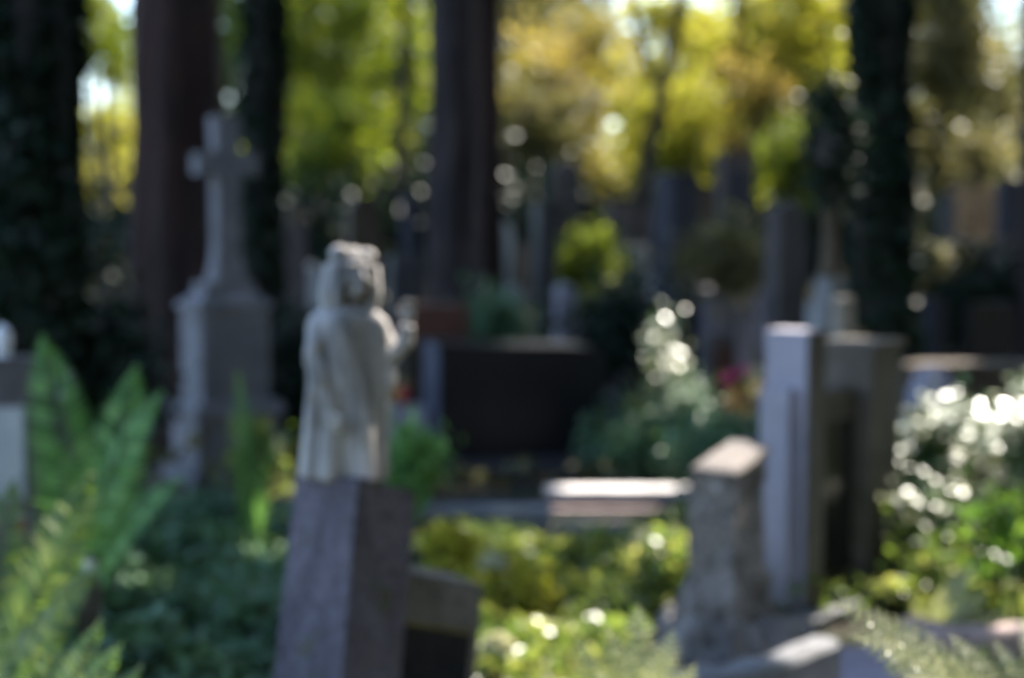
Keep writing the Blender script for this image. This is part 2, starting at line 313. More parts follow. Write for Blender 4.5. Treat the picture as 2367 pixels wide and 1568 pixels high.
for (x, y, lab, cz_, rr, n) in [(6.2, .8, 'added tall shade tree overhanging the photographer from the right', 7.8, 4.2, 17000), (3.8, -4.6, 'added shade tree close behind the photographer', 6.0, 4.4, 21000), (-4, -9, 'added shade tree far behind the photographer on the left', 5, 3.6, 10000), (9, 8.5, 'added shade tree with a high crown right of the picture', 8, 2.6, 8000), (12, 14.5, 'added tall shade tree well right of the picture', 8.5, 3, 9000), (7.5, 3.5, 'added shade tree just outside the picture on the right', 4.2, 3.0, 14000), (6.5, -2.5, 'added shade tree behind the photographer on the right', 6, 4.6, 20000), (-.5, -8.5, 'added shade tree behind the photographer', 6.5, 4.6, 18000), (10.5, 9.5, 'added shade tree beyond the right edge of the picture', 4.2, 3.4, 12000)]:  # unseen trees, added to block sky light and sun
    root = empty('tree', (x, y, 0), 0, lab, 'tree'); bm = bmesh.new(); tube(bm, [(0, 0, -.1), (.05, 0, 2), (0, 0, cz_), (.1, 0, cz_+2)], [.28, .22, .16, .06], 14, .15); from_bm('trunk', bm, M_bark_dark, root, smooth=True)
    crown(root, (x, y, cz_), (rr, rr, min(cz_-.6, rr)), n, 80, .3, L_canopy, spread=.6, shell=.1, light=True)
# foliage beyond: (label, px, py, Y, rx px, ry px, leaves, clumps, size, material)
FT = [
 ('high green and yellow tree between the cross and the grey brown trunk', 790, 120, 27, 200, 210, 7500, 70, .15, L_green),
 ('low yellow green tree whose lowest leaves hang above the statue', 800, 330, 25, 130, 110, 2600, 26, .14, L_green),
 ('dark green tree filling the gap above the dark ivy clad trunk', 600, 150, 36, 170, 260, 6500, 60, .2, L_canopy),
 ('golden leaved tree high behind the leaning trunk', 1310, 260, 31, 165, 230, 6500, 70, .16, L_gold),
 ('bright yellow tree left of the dark ivy covered trunk at right', 1800, 150, 27, 165, 230, 9500, 80, .15, L_yellow),
 ('yellow green bough drooping beside the urn column', 1830, 400, 21, 62, 90, 1700, 16, .12, L_green),
 ('pale yellow bough hanging over the blue black obelisk', 1560, 330, 24, 130, 110, 4200, 34, .13, L_yellow),
 ('small golden tree with orange tips above the dark steles', 1700, 270, 25, 110, 110, 2600, 26, .13, L_gold),
 ('small orange red bush top right of the blue black obelisk', 1735, 360, 23, 34, 32, 420, 6, .12, L_orange),
 ('olive brown tree filling the upper right corner', 2190, 110, 25, 110, 210, 5200, 60, .16, L_olive),
 ('dull gold tree low at the right behind the tan headstone', 2200, 330, 27, 130, 120, 4200, 36, .16, L_olive),
 ('olive brown shrub growing over the tan headstone', 2270, 360, 21.5, 52, 62, 800, 10, .12, L_olive),
 ('pale green tree seen between the two leftmost trunks', 255, 440, 30, 75, 190, 4200, 40, .16, L_yellow),
 ('bright yellow green tree high between the two leftmost trunks', 215, 50, 26, 36, 95, 1100, 16, .14, L_green),
 ('dark green tree in shade left of the grey brown trunk', 900, 330, 33, 190, 190, 5200, 50, .18, L_canopy),
 ('thin leaved pale tree letting the sky through beside the leaning trunk', 1555, 130, 29, 150, 180, 3100, 40, .16, L_yellow),
 ('thin leaved sapling before the sky between the two leftmost trunks', 250, 120, 27, 38, 120, 800, 10, .15, L_green),
 ('thin olive tree letting blue sky through at the right edge', 2330, 210, 26, 60, 190, 900, 12, .15, L_olive),
 ('shaded golden green tree right of the twin trunks', 1230, 330, 29, 110, 150, 4200, 40, .15, L_olive),
]
for i, (lab, px, py, Y, rx, ry, n, k, size, m) in enumerate(FT):
    c = W(px, py, Y); g = gz(c.x, Y); root = empty('tree', (c.x, Y, g), 0, lab, 'tree'); k_ = px_m(Y); rd = random.Random(i)
    bm = bmesh.new(); H = c.z-g; tube(bm, [(0, 0, -.1), (.05, 0, H*.35), (-.05, .05, H*.7), (0, 0, H+ry*k_*.5)], [.11, .09, .07, .02], 10, .1)
    for q in range(6):
        an = q*1.05+rd.random(); z = H-ry*k_*.5*rd.random(); d = Vector((math.cos(an)*rx*k_*.8, math.sin(an)*rx*k_*.8, ry*k_*.4)); s = Vector((0, 0, z*.9))
        tube(bm, [s, s+d*.5+Vector((0, 0, .05)), s+d], [.045, .03, .01], 6)
    from_bm('trunk', bm, M_bark_dark, root, smooth=True)
    crown(root, (c.x, Y, c.z), (rx*k_, max(rx, ry)*k_*.8, ry*k_), n, int(k*.8), size, m, spread=.16+.055*min(rx, ry)*k_, shell=.15)
# far woodland: rows of trees that close the view, with small gaps of sky
far_cols = [L_green, L_canopy, L_yellow, L_gold, L_olive]
protos = []
for j in range(5):
    root = empty('tree', (0, 0, 0), 0, 'far tree', 'tree'); bm = bmesh.new()
    tube(bm, [(0, 0, -.2), (.1, .1, 2.5), (0, 0, 5), (.1, 0, 9)], [.2, .17, .13, .04], 10, .12); from_bm('trunk', bm, M_bark_dark, root, smooth=True)
    crown(root, (0, 0, 6.2), (3.3, 3.3, 5.0), 6000, 50, .3, far_cols[j], spread=.65, shell=.1); protos.append(root)
FAR = [(-15, 42, 1), (-10.8, 46, 2, .42), (-6.2, 40, 1), (-1.5, 44, 1), (.2, 41, 4), (4.6, 44, 1, .52), (8.8, 43, 1), (10.8, 47, 4), (17.6, 42, 4), (13.9, 44, 0, .6), (-18, 55, 0), (-14, 58, 1, .5), (-4.2, 57, 0), (.8, 60, 4), (13.5, 60, 0), (18.3, 56, 1, .5), (-8, 62, 3), (6.4, 64, 3, .45), (5.2, 50, 2, .4)]
names = ['yellow green', 'dark green', 'bright yellow', 'golden brown', 'olive brown']
used = set()
for q, (x, y, j, *sm) in enumerate(FAR):
    if j not in used: o = protos[j]; used.add(j)
    else:
        o = protos[j].copy(); C.objects.link(o)
        for ch in protos[j].children: c2 = ch.copy(); C.objects.link(c2); c2.parent = o
    o.location = (x, y, gz(x, min(y, 60))-.1); o.rotation_euler = (0, 0, q*1.3); s_ = sm[0] if sm else .85+.06*(q % 5); o.scale = (s_, s_, s_)
    row = 'near in the distant wood' if y < 52 else 'deep in the distant wood'
    side = ['far beyond the leftmost trunk', 'beyond the cross', 'left of the twin trunks', 'behind the leaning trunk', 'behind the obelisk', 'beyond the dark ivy trunk at right', 'in the right corner'][max(0, min(6, int((x/y*F+1183)/340)))]
    tag(o, f'{names[j]} tree {row}, {side}', 'tree', 'trees of the distant wood')

# dark evergreen shrubs closing the view under the crowns
def shrub(name, label, px, py, Y, rx, ry, n, k, size, m, light=False, cat='shrub', group=None, spread=None, up=.2, stems=5, asp=.6, depth=None, shell=.2):
    c = W(px, py, Y); g = gz(c.x, Y); root = empty(name, (c.x, Y, g), 0, label, cat, group); k_ = px_m(Y); bm = bmesh.new(); rd = random.Random(int(px+py))
    for q in range(stems):
        an = rd.random()*6.28; e = Vector((math.cos(an)*rx*k_*.6, math.sin(an)*rx*k_*.5, c.z-g+ry*k_*rd.uniform(-.2, .6)))
        tube(bm, [(0, 0, -.03), e*.45+Vector((0, 0, .05)), e], [.006+.008*ry*k_, .005+.003*ry*k_, .002], 6)
    from_bm('stem', bm, M_bark_dark, root, smooth=True)
    crown(root, (c.x, Y, c.z), (rx*k_, (depth or rx*k_), ry*k_), n, k, size, m, spread=spread or .12+.1*min(rx, ry)*k_, name='foliage', up=up, light=light, asp=asp, shell=shell); return root
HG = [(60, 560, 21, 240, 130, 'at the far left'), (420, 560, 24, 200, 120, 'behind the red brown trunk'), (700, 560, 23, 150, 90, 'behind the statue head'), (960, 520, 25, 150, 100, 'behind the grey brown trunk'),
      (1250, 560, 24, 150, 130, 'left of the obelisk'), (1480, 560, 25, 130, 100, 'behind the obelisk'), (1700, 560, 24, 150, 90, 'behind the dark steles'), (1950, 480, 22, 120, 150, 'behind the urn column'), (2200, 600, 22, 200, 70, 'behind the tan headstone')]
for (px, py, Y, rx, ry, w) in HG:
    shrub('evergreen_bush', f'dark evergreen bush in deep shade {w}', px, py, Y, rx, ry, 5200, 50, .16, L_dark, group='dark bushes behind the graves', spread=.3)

for (px, py, rx, m, w) in [(230, 470, 150, L_green, 'seen between the two leftmost trunks'), (640, 450, 170, L_green, 'beyond the gap right of the cross'), (880, 440, 150, L_yellow, 'left of the grey brown trunk'), (1250, 440, 150, L_olive, 'right of the twin trunks'), (1500, 430, 150, L_yellow, 'beyond the obelisk'), (1780, 430, 150, L_green, 'beyond the dark steles'), (2200, 450, 190, L_olive, 'beyond the tan headstone')]:
    shrub('bush', f'far sunlit bush at the wood edge {w}', px, py, 33, rx, 75, 4200, 45, .18, m, group='sunlit bushes at the edge of the wood', spread=.35)
# ---------------------------------------------------------------- graves
def headstone(name, label, x0, x1, yt, Y, m, shape='flat', depth=.14, yaw=25, plinth=None, cat='gravestone', tilt=(0, 0), cap=None, plaque=None, group=None, zb=None, bev=.01):
    """x0..x1 picture columns, yt picture row of its top"""
    c = W((x0+x1)/2, yt, Y); g = gz(c.x, Y) if zb is None else zb; a = R(yaw); wpx = (x1-x0)*px_m(Y)
    w = max(.08, (wpx-abs(math.sin(a))*depth)/math.cos(a)); H = c.z-g; h = w/2
    root = empty(name, (c.x, Y, g), a, label, cat, group, tilt)
    if shape == 'flat': pr = [(-h, -.05), (h, -.05), (h, H), (-h, H)]
    elif shape == 'arch': r = min(h, H*.3); pr = [(-h, -.05), (h, -.05)]+[(h*math.cos(t), H-r+r*math.sin(t)) for t in [math.pi*i/12 for i in range(13)]]
    elif shape == 'gable': pr = [(-h, -.05), (h, -.05), (h, H-h*.5), (0, H), (-h, H-h*.5)]
    elif shape == 'taper': pr = [(-h*1.15, -.05), (h*1.15, -.05), (h*.85, H), (-h*.85, H)]
    elif shape == 'obelisk': pr = [(-h*1.05, -.05), (h*1.05, -.05), (h*.92, H-h*.35), (0, H), (-h*.92, H-h*.35)]
    elif shape == 'slant': pr = [(-h, -.05), (h, -.05), (h, H-.18*w), (h*.4, H-.05*w), (-h, H)]
    bm = bmesh.new(); prism(bm, pr, -depth/2, depth/2); from_bm('slab', bm, m, root, bevel=bev)
    if plinth: bxo('plinth', (-h-.07, h+.07, -depth/2-.07, depth/2+.07, -.06, plinth), m, root)
    if cap: bxo('cap', (-h-.03, h+.03, -depth/2-.03, depth/2+.03, H+.002, H+cap), m, root)
    if plaque: bxo('plaque', (-h*.7, h*.7, -depth/2-.014, -depth/2+.01, H*plaque[0], H*plaque[1]), plaque[2], root, .003)
    return root
headstone('obelisk', 'tall blue black granite obelisk standing above the ivy', 1512, 1612, 400, 15, M_blue, 'flat', .34, 28, .25, 'obelisk')
headstone('gravestone', 'tall dark grey green stele right of the blue black obelisk', 1655, 1745, 352, 19, M_dkbrown, 'flat', .2, 20, .3, plaque=(.45, .9, M_blue))
headstone('gravestone', 'narrow pinkish brown stele directly right of the obelisk top', 1600, 1655, 435, 18, M_brown, 'taper', .16, 15, .2)
headstone('gravestone', 'dark purplish brown stone tapering upwards left of the urn column', 1768, 1868, 468, 12.5, M_dkbrown, 'gable', .2, 30, .2)
headstone('gravestone', 'pale grey leaning slab right of the twin trunks', 1096, 1172, 505, 17, M_pale, 'arch', .12, 15, .15, tilt=(0, 4), zb=.55)
headstone('gravestone', 'broad pale grey slab left of the obelisk', 1405, 1498, 568, 16.5, M_pale, 'flat', .14, 15, .15)
headstone('gravestone', 'dark blue grey post like stone between two pale slabs', 1228, 1288, 470, 15.5, M_blackrough, 'flat', .2, 25, .15)
headstone('gravestone', 'small lilac grey stone right of the dark post like stone', 1282, 1330, 655, 14.5, M_lilac, 'arch', .12, 20, .1)
headstone('gravestone', 'small lilac stone low behind the reddish headstone', 1162, 1216, 660, 14, M_lilac, 'gable', .12, 20, .1)
headstone('gravestone', 'dark brown rounded headstone standing behind the statue head', 795, 885, 455, 14, M_brown, 'arch', .2, 20, .2)
headstone('gravestone', 'small bluish headstone left of the grey brown trunk', 925, 966, 450, 21, M_blue, 'arch', .14, 20, .15)
headstone('gravestone', 'dark brown headstone below the golden leaves, left of the leaning trunk', 1270, 1345, 372, 23, M_dkbrown, 'arch', .2, 20, .2)
headstone('gravestone', 'low dark grey headstone wide and flat topped behind the leaning trunk', 1400, 1515, 470, 20, M_dkbrown, 'flat', .2, 10, .2)
headstone('gravestone', 'sunlit tan sandstone headstone near the right edge', 2205, 2308, 432, 18, M_tan, 'flat', .2, 10, .2)
headstone('gravestone', 'dark narrow stone left of the tan headstone', 2172, 2208, 452, 17, M_blackrough, 'flat', .14, 15, .15)
headstone('gravestone', 'blue black stone between the tan headstone and the right edge', 2306, 2372, 415, 16, M_blue, 'slant', .18, 15, .15)
headstone('gravestone', 'dark blue granite post standing below the pale blossoms at right', 2130, 2190, 690, 11, M_blue, 'flat', .16, 25, .1)
headstone('gravestone', 'black polished headstone beside the trunk at the right edge', 2225, 2345, 700, 11.5, M_black, 'flat', .16, 15, .1)
headstone('gravestone', 'dark slab in the shade left of the statue', 640, 712, 520, 15, M_dkbrown, 'flat', .16, 20, .15)
headstone('gravestone', 'shaded dark stele between the statue and the grey brown trunk', 888, 985, 590, 15.5, M_blackrough, 'taper', .2, 20, .15)
headstone('gravestone', 'dark mossy headstone behind the black granite headstone, right of centre', 1330, 1420, 735, 12, M_dkbrown, 'arch', .16, 15, .1)
headstone('gravestone', 'dark low headstone behind the vase of pink flowers', 1615, 1700, 770, 11, M_dkbrown, 'flat', .16, 25, .1, plaque=(.3, .9, M_red))
headstone('gravestone', 'pale horizontal block with a rounded top right of the obelisk', 1612, 1745, 665, 15, M_lilac, 'flat', .3, 8, None)
headstone('gravestone', 'grey mossy stone at the left edge behind the ivy trunk', 20, 150, 560, 14, M_dkbrown, 'arch', .2, 20, .1)
headstone('gravestone', 'small reddish headstone low between the ivy trunk and the red brown trunk', 215, 300, 640, 16, M_brown, 'gable', .16, 15, .1)
for (x0, x1, yt, Y, m, sh, lab) in [(700, 745, 610, 17, M_pale, 'arch', 'small pale rounded headstone glimpsed left of the statue head'), (1120, 1160, 700, 13.5, M_pale, 'flat', 'low pale block above the dark green shrub near the reddish headstone'),
    (1340, 1380, 600, 18, M_brown, 'cross', 'small brown pointed headstone behind the yellow topped shrub'), (1190, 1228, 560, 18.5, M_brown, 'gable', 'narrow brown pointed headstone left of the dark post like stone'),
    (1500, 1530, 640, 17.5, M_pale, 'arch', 'thin pale headstone partly hidden by the left side of the obelisk'), (1745, 1775, 600, 16, M_lilac, 'arch', 'narrow lilac headstone left of the purplish brown stone'),
    (1620, 1668, 560, 17.2, M_brown, 'arch', 'brown rounded headstone below the pinkish brown stele'), (1975, 2030, 600, 15, M_brown, 'flat', 'brown headstone at the foot of the very dark ivy covered trunk'),
    (2050, 2098, 560, 16, M_pale, 'arch', 'pale headstone between the very dark trunk and the tomb wall'), (1400, 1450, 705, 14, M_lilac, 'slant', 'low lilac grey stone before the broad pale grey slab'),
    (660, 700, 470, 19, M_brown, 'gable', 'brown pointed stone right of the narrow ivy clad trunk'), (330, 372, 560, 18, M_brown, 'arch', 'dim brown headstone just right of the red brown trunk foot')]:
    headstone('gravestone', lab, x0, x1, yt, Y, m, 'gable' if sh == 'cross' else sh, .14, 20, .12)
# long low walls of tombs in the background at right
def low_wall(name, label, x0, x1, yt, Y, m, th=.25, cap=True):
    a, b = W(x0, yt, Y), W(x1, yt, Y); g = gz((a.x+b.x)/2, Y); root = empty(name, ((a.x+b.x)/2, Y, g), 0, label, 'wall'); h = (b.x-a.x)/2; H = a.z-g
    rough_up(bxo('body', (-h, h, -th/2, th/2, -.05, H-.05), m, root, .01), .01, 3)
    bxo('coping', (-h-.02, h+.02, -th/2-.04, th/2+.04, H-.048, H), m, root, .012); return root
low_wall('tomb_wall', 'dark mossy tomb wall below the tan headstone', 2150, 2420, 552, 14.5, M_dkbrown)
low_wall('tomb_wall', 'grey stone wall behind the sparkling shrub at right', 2085, 2420, 838, 9.6, M_brown)
low_wall('tomb_wall', 'dim grey wall low behind the small lilac stones', 1090, 1500, 690, 19, M_dkbrown)
c = W(2155, 850, 9.3); root = empty('stone_urn', (c.x, 9.3, gz(c.x, 9.3)), 0, 'pale lilac rounded urn in front of the grey wall at right', 'urn')
bm = bmesh.new(); lathe(bm, [(.1, 0), (.1, .06), (.05, .1), (.05, .16), (.12, .3), (.155, .45), (.15, .6), (.11, c.z-.06), (.06, c.z)], 20); from_bm('bowl', bm, M_lilac, root, smooth=True)
bm = bmesh.new(); lathe(bm, [(.13, -.03), (.13, .002)], 4); from_bm('foot', bm, M_lilac, root)

# reddish headstone
r = headstone('gravestone', 'headstone with a brick red cap left of the black granite headstone', 915, 1072, 782, 11.2, M_brown, 'flat', .22, 20, .1)
for ch in list(r.children):
    if ch.name.startswith('slab'): dm = ch.dimensions
h = dm.x/2; H = dm.z-.05
o = bxo('cap', (-h+.03, h+.03, -.14, .14, H+.002, H+.25), M_red, r, .01); o['label'] = 'brick red capstone'

# black granite headstone
Yb = 9.9; cL = W(1016, 795, Yb); a = R(14); kr = (1400-1183.5)/F
ww = (kr*Yb-cL.x)/(math.cos(a)-kr*math.sin(a)); H = cL.z
root = empty('gravestone', (cL.x, Yb, 0), a, 'wide polished black granite headstone with a blue lit left side, behind the white step', 'gravestone')
bm = bmesh.new(); prism(bm, [(0, .12), (ww, .12), (ww, H-.08), (ww*.93, H-.045), (ww*.7, H-.03), (ww*.3, H-.02), (0, H)], 0, .52); from_bm('slab', bm, M_black, root, bevel=.008)
bm = bmesh.new(); prism(bm, [(-.012, .125), (-.002, .125), (-.002, H-.01), (-.012, H-.01)], .01, .51); o = from_bm('blue_lit_side', bm, stone('granite_with_blue_light', (.16, .17, .25), (.1, .11, .16), None, .35, 3, 90, .1, .2), root); o['label'] = 'polished side with blue light in its colour'  # blue light on this side is put in as a bluish facing
bxo('plinth', (-.1, ww+.1, -.12, .6, -.05, .118), M_blackrough, root)
bxo('side_post', (ww+.004, ww+.1, -.02, .2, .12, H*.62), M_blue, root)

# white step and kerb
def pxz(py, z): return (CAM_H-z)*F/(py-536.0)
root = empty('grave_step', (W(1430, 1150, 8.45).x, 8.45, 0), 0, 'two white marble steps of a grave lit by the sun', 'steps')
xa, xb = W(1262, 1150, 8.45).x-root.location.x, W(1640, 1150, 8.45).x-root.location.x
bxo('upper_step', (xa, xb, .135, .33, .11, .14), M_white, root, .008); bxo('shade_dark_riser', (xa+.01, xb-.01, .155, .32, -.05, .108), M_blackrough, root, .004)  # near black front carries the shade under the white tread
bxo('lower_step', (xa+.01, xb-.01, .03, .153, -.05, .055), stone('worn_pink_marble', (.5, .37, .33), (.3, .22, .2), None, .7, 5, 60, .3, .2), root, .012)
root = empty('grave_kerb', (W(1110, 1200, 7.95).x, 7.95, 0), R(2), 'grey concrete kerb running left from the white steps', 'kerb')
rough_up(bxo('kerb_stone', (-.36, .37, -.1, .1, -.05, .16), M_grey, root, .015), .008, 5)
root = empty('grave_kerb', (W(1440, 1200, 7.9).x, 7.9, 0), R(-1), 'grey stone kerb right below the white steps', 'kerb')
rough_up(bxo('kerb_stone', (-.36, .42, -.08, .08, -.05, .075), M_grey, root, .015), .008, 5)
root = empty('grave_marker', (W(1000, 1200, 6.9).x, 6.9, 0), R(20), 'small brownish stone block with pink top behind the leaning pillar', 'stone block')
bm = bmesh.new(); box(bm, -.09, .09, -.07, .07, -.05, W(980, 1195, 6.9).z); from_bm('block', bm, M_brown, root, bevel=.012)

# ---- cross monument
Yc = 9.6; a = R(33); cc = W(470, 1100, Yc)
root = empty('cross_monument', (cc.x, Yc, 0), a, 'grey stone cross on a stepped pedestal in front of the red brown trunk', 'cross monument')
u = px_m(Yc)                                   # metres for a picture pixel here; local x runs along the front, y towards the back
def zc(py): return W(500, py, Yc).z
fw = 140*u/math.cos(a)*1.03; fd = 78*u/math.sin(a)*.95
def cbox(name, e, z0, z1, top=1.0, bev=.01, m=M_cross): return rough_up(bxo(name, (-e, fw+e, -e, fd+e, z0, z1), m, root, bev, top), .004, 6, 2)
cbox('base_block', .10, -.05, zc(1085)); cbox('foot_step', .045, zc(1085)+.002, zc(965)); cbox('base_moulding', .075, zc(965)+.002, zc(935), .93)
cbox('pedestal', -.004, zc(935)+.002, zc(715))
bxo('inscription_plate', (.05, fw-.05, -.008, .006, zc(905), zc(745)), stone('shaded_grey_plate', (.17, .165, .185), (.12, .115, .13), None, .6, 4, 60, .2, .2), root, .004)  # darker copy of the sandstone; the front's shade is in its colour
cbox('cornice', .022, zc(717)+.002, zc(700), .97); cbox('sloping_cap', -.012, zc(700)+.002, zc(682), .78); cbox('upper_step', -.068, zc(682)+.002, zc(655), 1.0)
cx, cy0 = fw/2+.015, fd/2; sh = .078; dp = .07
bm = bmesh.new(); z1 = zc(655)+.002; z2 = zc(590); z3 = zc(262)
prism(bm, [(cx-.115, z1), (cx+.115, z1), (cx+.108, z1+.05), (cx+.085, z2-.03), (cx+sh, z2+.06), (cx+sh, zc(395)), (cx+.205, zc(402)), (cx+.205, zc(350)), (cx+sh, zc(345)), (cx+sh*1.12, z3), (cx-sh*1.12, z3), (cx-sh, zc(345)), (cx-.205, zc(350)), (cx-.205, zc(402)), (cx-sh, zc(395)), (cx-sh, z2+.06), (cx-.085, z2-.03), (cx-.108, z1+.05)], cy0-dp, cy0+dp)
rough_up(from_bm('cross', bm, M_cross, root, bevel=.012), .003, 8, 1)
bm = bmesh.new(); prism(bm, [(cx-.112, z1), (cx+.112, z1), (cx+.08, z1+.1), (cx-.08, z1+.1)], cy0-.1, cy0+.1); from_bm('cross_foot', bm, M_cross, root, bevel=.02)

# ---- leaning granite pillar with its low wing, statue on top
def hexa(name, top4, bot4, m, parent, bev=.006, inset=None):
    bm = bmesh.new(); o0 = parent.location; t = [bm.verts.new(p-o0) for p in top4]; b = [bm.verts.new(p-o0) for p in bot4]
    bm.faces.new(t); bm.faces.new(b[::-1])
    for i in range(4): bm.faces.new((t[i], b[i], b[(i+1) % 4], t[(i+1) % 4]))
    return from_bm(name, bm, m, parent, bevel=bev)
pC, pL, pR = W(828, 1103, 4.2), W(684, 1100, 4.36), W(962, 1139, 4.37)
bC, bL, bR = W(788, 1600, 4.15), W(628, 1600, 4.31), W(920, 1600, 4.32)
def down(t, b):
    d = b-t; k = (t.z+.06)/(t.z-b.z); return t+d*k
base = down(pC, bC); mon = empty('grave_pillar', (base.x, base.y, 0), 0, 'square lilac grey granite pillar leaning right, with a low wing on its right', 'grave pillar')
top4 = [pC, pR, pR+pL-pC, pL]; bot4 = [down(pC, bC), down(pR, bR), down(pR, bR)+down(pL, bL)-down(pC, bC), down(pL, bL)]
rough_up(hexa('pillar', top4, bot4, M_granite, mon), .0025, 14, 3)
# wing: follows the pillar's right face, set a little behind it
e = (pR-pC).normalized(); back = (pL-pC).normalized()
w0, w1 = W(940, 1322, 4.40), W(1116, 1354, 4.60); b0, b1 = W(915, 1600, 4.36), W(1096, 1600, 4.56); th = back*.14; th.z = 0.02
wt = [w0, w1, w1+th, w0+th]; wb = [down(w0, b0), down(w1, b1), down(w1, b1)+th, down(w0, b0)+th]
hexa('wing', wt, wb, stone('weathered_grey_brown_stone', (.17, .15, .13), (.1, .088, .075), (.12, .12, .08), .9, 5, 50, .7, .35), mon, .003)
def lerp(a_, b_, t): return a_+(b_-a_)*t
q0, q1, q2, q3 = W(930, 1438, 4.38), W(1083, 1462, 4.55), W(1070, 1620, 4.54), W(915, 1615, 4.37)
nf = (q1-q0).cross(q3-q0).normalized(); nf = nf if nf.y < 0 else -nf
bm = bmesh.new(); vf = [bm.verts.new(p+nf*.012-mon.location) for p in (q0, q1, q2, q3)]; vb = [bm.verts.new(p-nf*.01-mon.location) for p in (q0, q1, q2, q3)]
bm.faces.new(vf); bm.faces.new(vb[::-1])
for i in range(4): bm.faces.new((vf[i], vb[i], vb[(i+1) % 4], vf[(i+1) % 4]))
o = from_bm('inscription_panel', bm, M_panel, mon)
M_ochre = plain('ochre_lichen_edge', (.16, .12, .03), .9)
bm = bmesh.new(); tube(bm, [q0+nf*.012-mon.location, q1+nf*.012-mon.location], [.006, .006], 6); from_bm('panel_rim', bm, M_ochre, mon)

def statue():
    ctr = (pC+pR+pL+(pR+pL-pC))/4; ax = W(795, 1100, 4.36); s = px_m(4.38); upv = (W(815, 640, 4.38)-W(790, 1095, 4.38)).normalized()
    root = empty('statue', ax, R(28), 'weathered pale stone figure in a long robe, one hand raised, standing on the leaning pillar', 'statue')
    root.rotation_euler = (R(-2), R(3.5), R(28))
    # robe: rings of an oval with hanging folds
    prof = [(0.0, .122, .105), (.03, .123, .105), (.1, .121, .102), (.2, .118, .098), (.3, .117, .094), (.38, .12, .093), (.43, .122, .09), (.455, .115, .082), (.478, .08, .06), (.495, .045, .042)]
    bm = bmesh.new(); seg = 72; rings = []
    for z, rx, ry in [(-.012, .122, .105)]+prof:
        ring = []
        for k in range(seg):
            t = 2*math.pi*k/seg; fold = .014*(1-min(1, z/.42))*math.cos(9*t+1.5*math.sin(2*t)+z*2)+.006*math.cos(5*t+z*9)
            if .26 < z < .44: fold -= .016*math.exp(-((t-4.9)/.35)**2)
            ring.append(bm.verts.new(((rx+fold)*math.cos(t), (ry+fold)*math.sin(t), z)))
        rings.append(ring)
    for i in range(len(rings)-1):
        for k in range(seg): bm.faces.new((rings[i][k], rings[i][(k+1) % seg], rings[i+1][(k+1) % seg], rings[i+1][k]))
    bm.faces.new(rings[0][::-1]); bm.faces.new(rings[-1])
    o = from_bm('robe', bm, M_statue, root, smooth=True); sub = o.modifiers.new('sub', 'SUBSURF'); sub.levels = sub.render_levels = 1
    # body: neck, head with a face, both arms and hands in one surface
    bm = bmesh.new()
    tube(bm, [(0, 0, .46), (0, -.004, .5), (0, -.01, .53)], [.042, .036, .036], 14)
    hc = Vector((0, -.012, .575)); ball(bm, hc, (.058, .066, .073), sub=3)
    ball(bm, hc+Vector((0, -.03, -.04)), (.032, .034, .03))
    tube(bm, [hc+Vector((0, -.06, .018)), hc+Vector((0, -.078, -.01)), hc+Vector((0, -.064, -.016))], [.007, .012, .009], 8)
    for sx in (-1, 1):
        ball(bm, hc+Vector((sx*.023, -.058, .012)), (.012, .008, .007)); ball(bm, hc+Vector((sx*.024, -.056, .028)), (.018, .01, .006)); ball(bm, hc+Vector((sx*.032, -.04, -.018)), (.02, .02, .018))
        ball(bm, hc+Vector((sx*.058, .0, .0)), (.008, .014, .019))
    ball(bm, hc+Vector((0, -.064, -.034)), (.015, .008, .005)); ball(bm, hc+Vector((0, -.062, -.044)), (.013, .009, .005))
    def arm(pts, rad, palm, hd, fd_, sgn):
        tube(bm, pts, rad, 12); ball(bm, palm, (.019, .013, .022))
        side = hd.cross(fd_).normalized()
        for q, L in enumerate((.026, .031, .029, .022)):
            st = palm+side*(q-1.5)*.0095+hd*.014; tube(bm, [st, st+hd*L*.5, st+hd*L*.85+fd_*L*.35, st+hd*L+fd_*L*.75], [.0056, .0053, .0048, .004], 8)
        th_ = palm-side*.017*sgn; tube(bm, [th_, th_-side*.012*sgn+hd*.012, th_-side*.012*sgn+hd*.026+fd_*.008], [.0062, .0058, .0045], 8)
    arm([Vector((.085, -.01, .42)), Vector((.13, -.035, .34)), Vector((.142, -.07, .39)), Vector((.146, -.08, .44))], [.036, .034, .028, .02], Vector((.146, -.084, .466)), Vector((-.1, -.1, 1)).normalized(), Vector((-.3, -.9, .1)).normalized(), 1)
    arm([Vector((-.085, -.01, .42)), Vector((-.112, -.03, .32)), Vector((-.1, -.07, .25)), Vector((-.088, -.09, .2))], [.034, .032, .024, .017], Vector((-.083, -.1, .178)), Vector((.15, -.25, -1)).normalized(), Vector((.7, .3, -.3)).normalized(), -1)
    o = from_bm('body', bm, M_statue, root, smooth=True); rm = o.modifiers.new('merge', 'REMESH'); rm.mode = 'VOXEL'; rm.voxel_size = .0035; rm.use_smooth_shade = True
    # sleeves hang from both forearms; hair falls to the shoulders under a broken crown
    bm = bmesh.new()
    for sx in (-1, 1):
        tube(bm, [Vector((sx*.08, 0, .43)), Vector((sx*.112, -.03, .345)), Vector((sx*.104, -.06, .27 if sx < 0 else .37))], [.04, .034, .028], 18)
        tube(bm, [Vector((sx*.105, -.035, .34)), Vector((sx*.108, -.05, .27)), Vector((sx*.104, -.05, .22))], [.028, .02, .006], 14)
    o = from_bm('sleeves', bm, M_statue, root, smooth=True); rm = o.modifiers.new('merge', 'REMESH'); rm.mode = 'VOXEL'; rm.voxel_size = .006; rm.use_smooth_shade = True
    bm = bmesh.new(); ball(bm, hc+Vector((0, .018, .018)), (.064, .064, .066), sub=3)
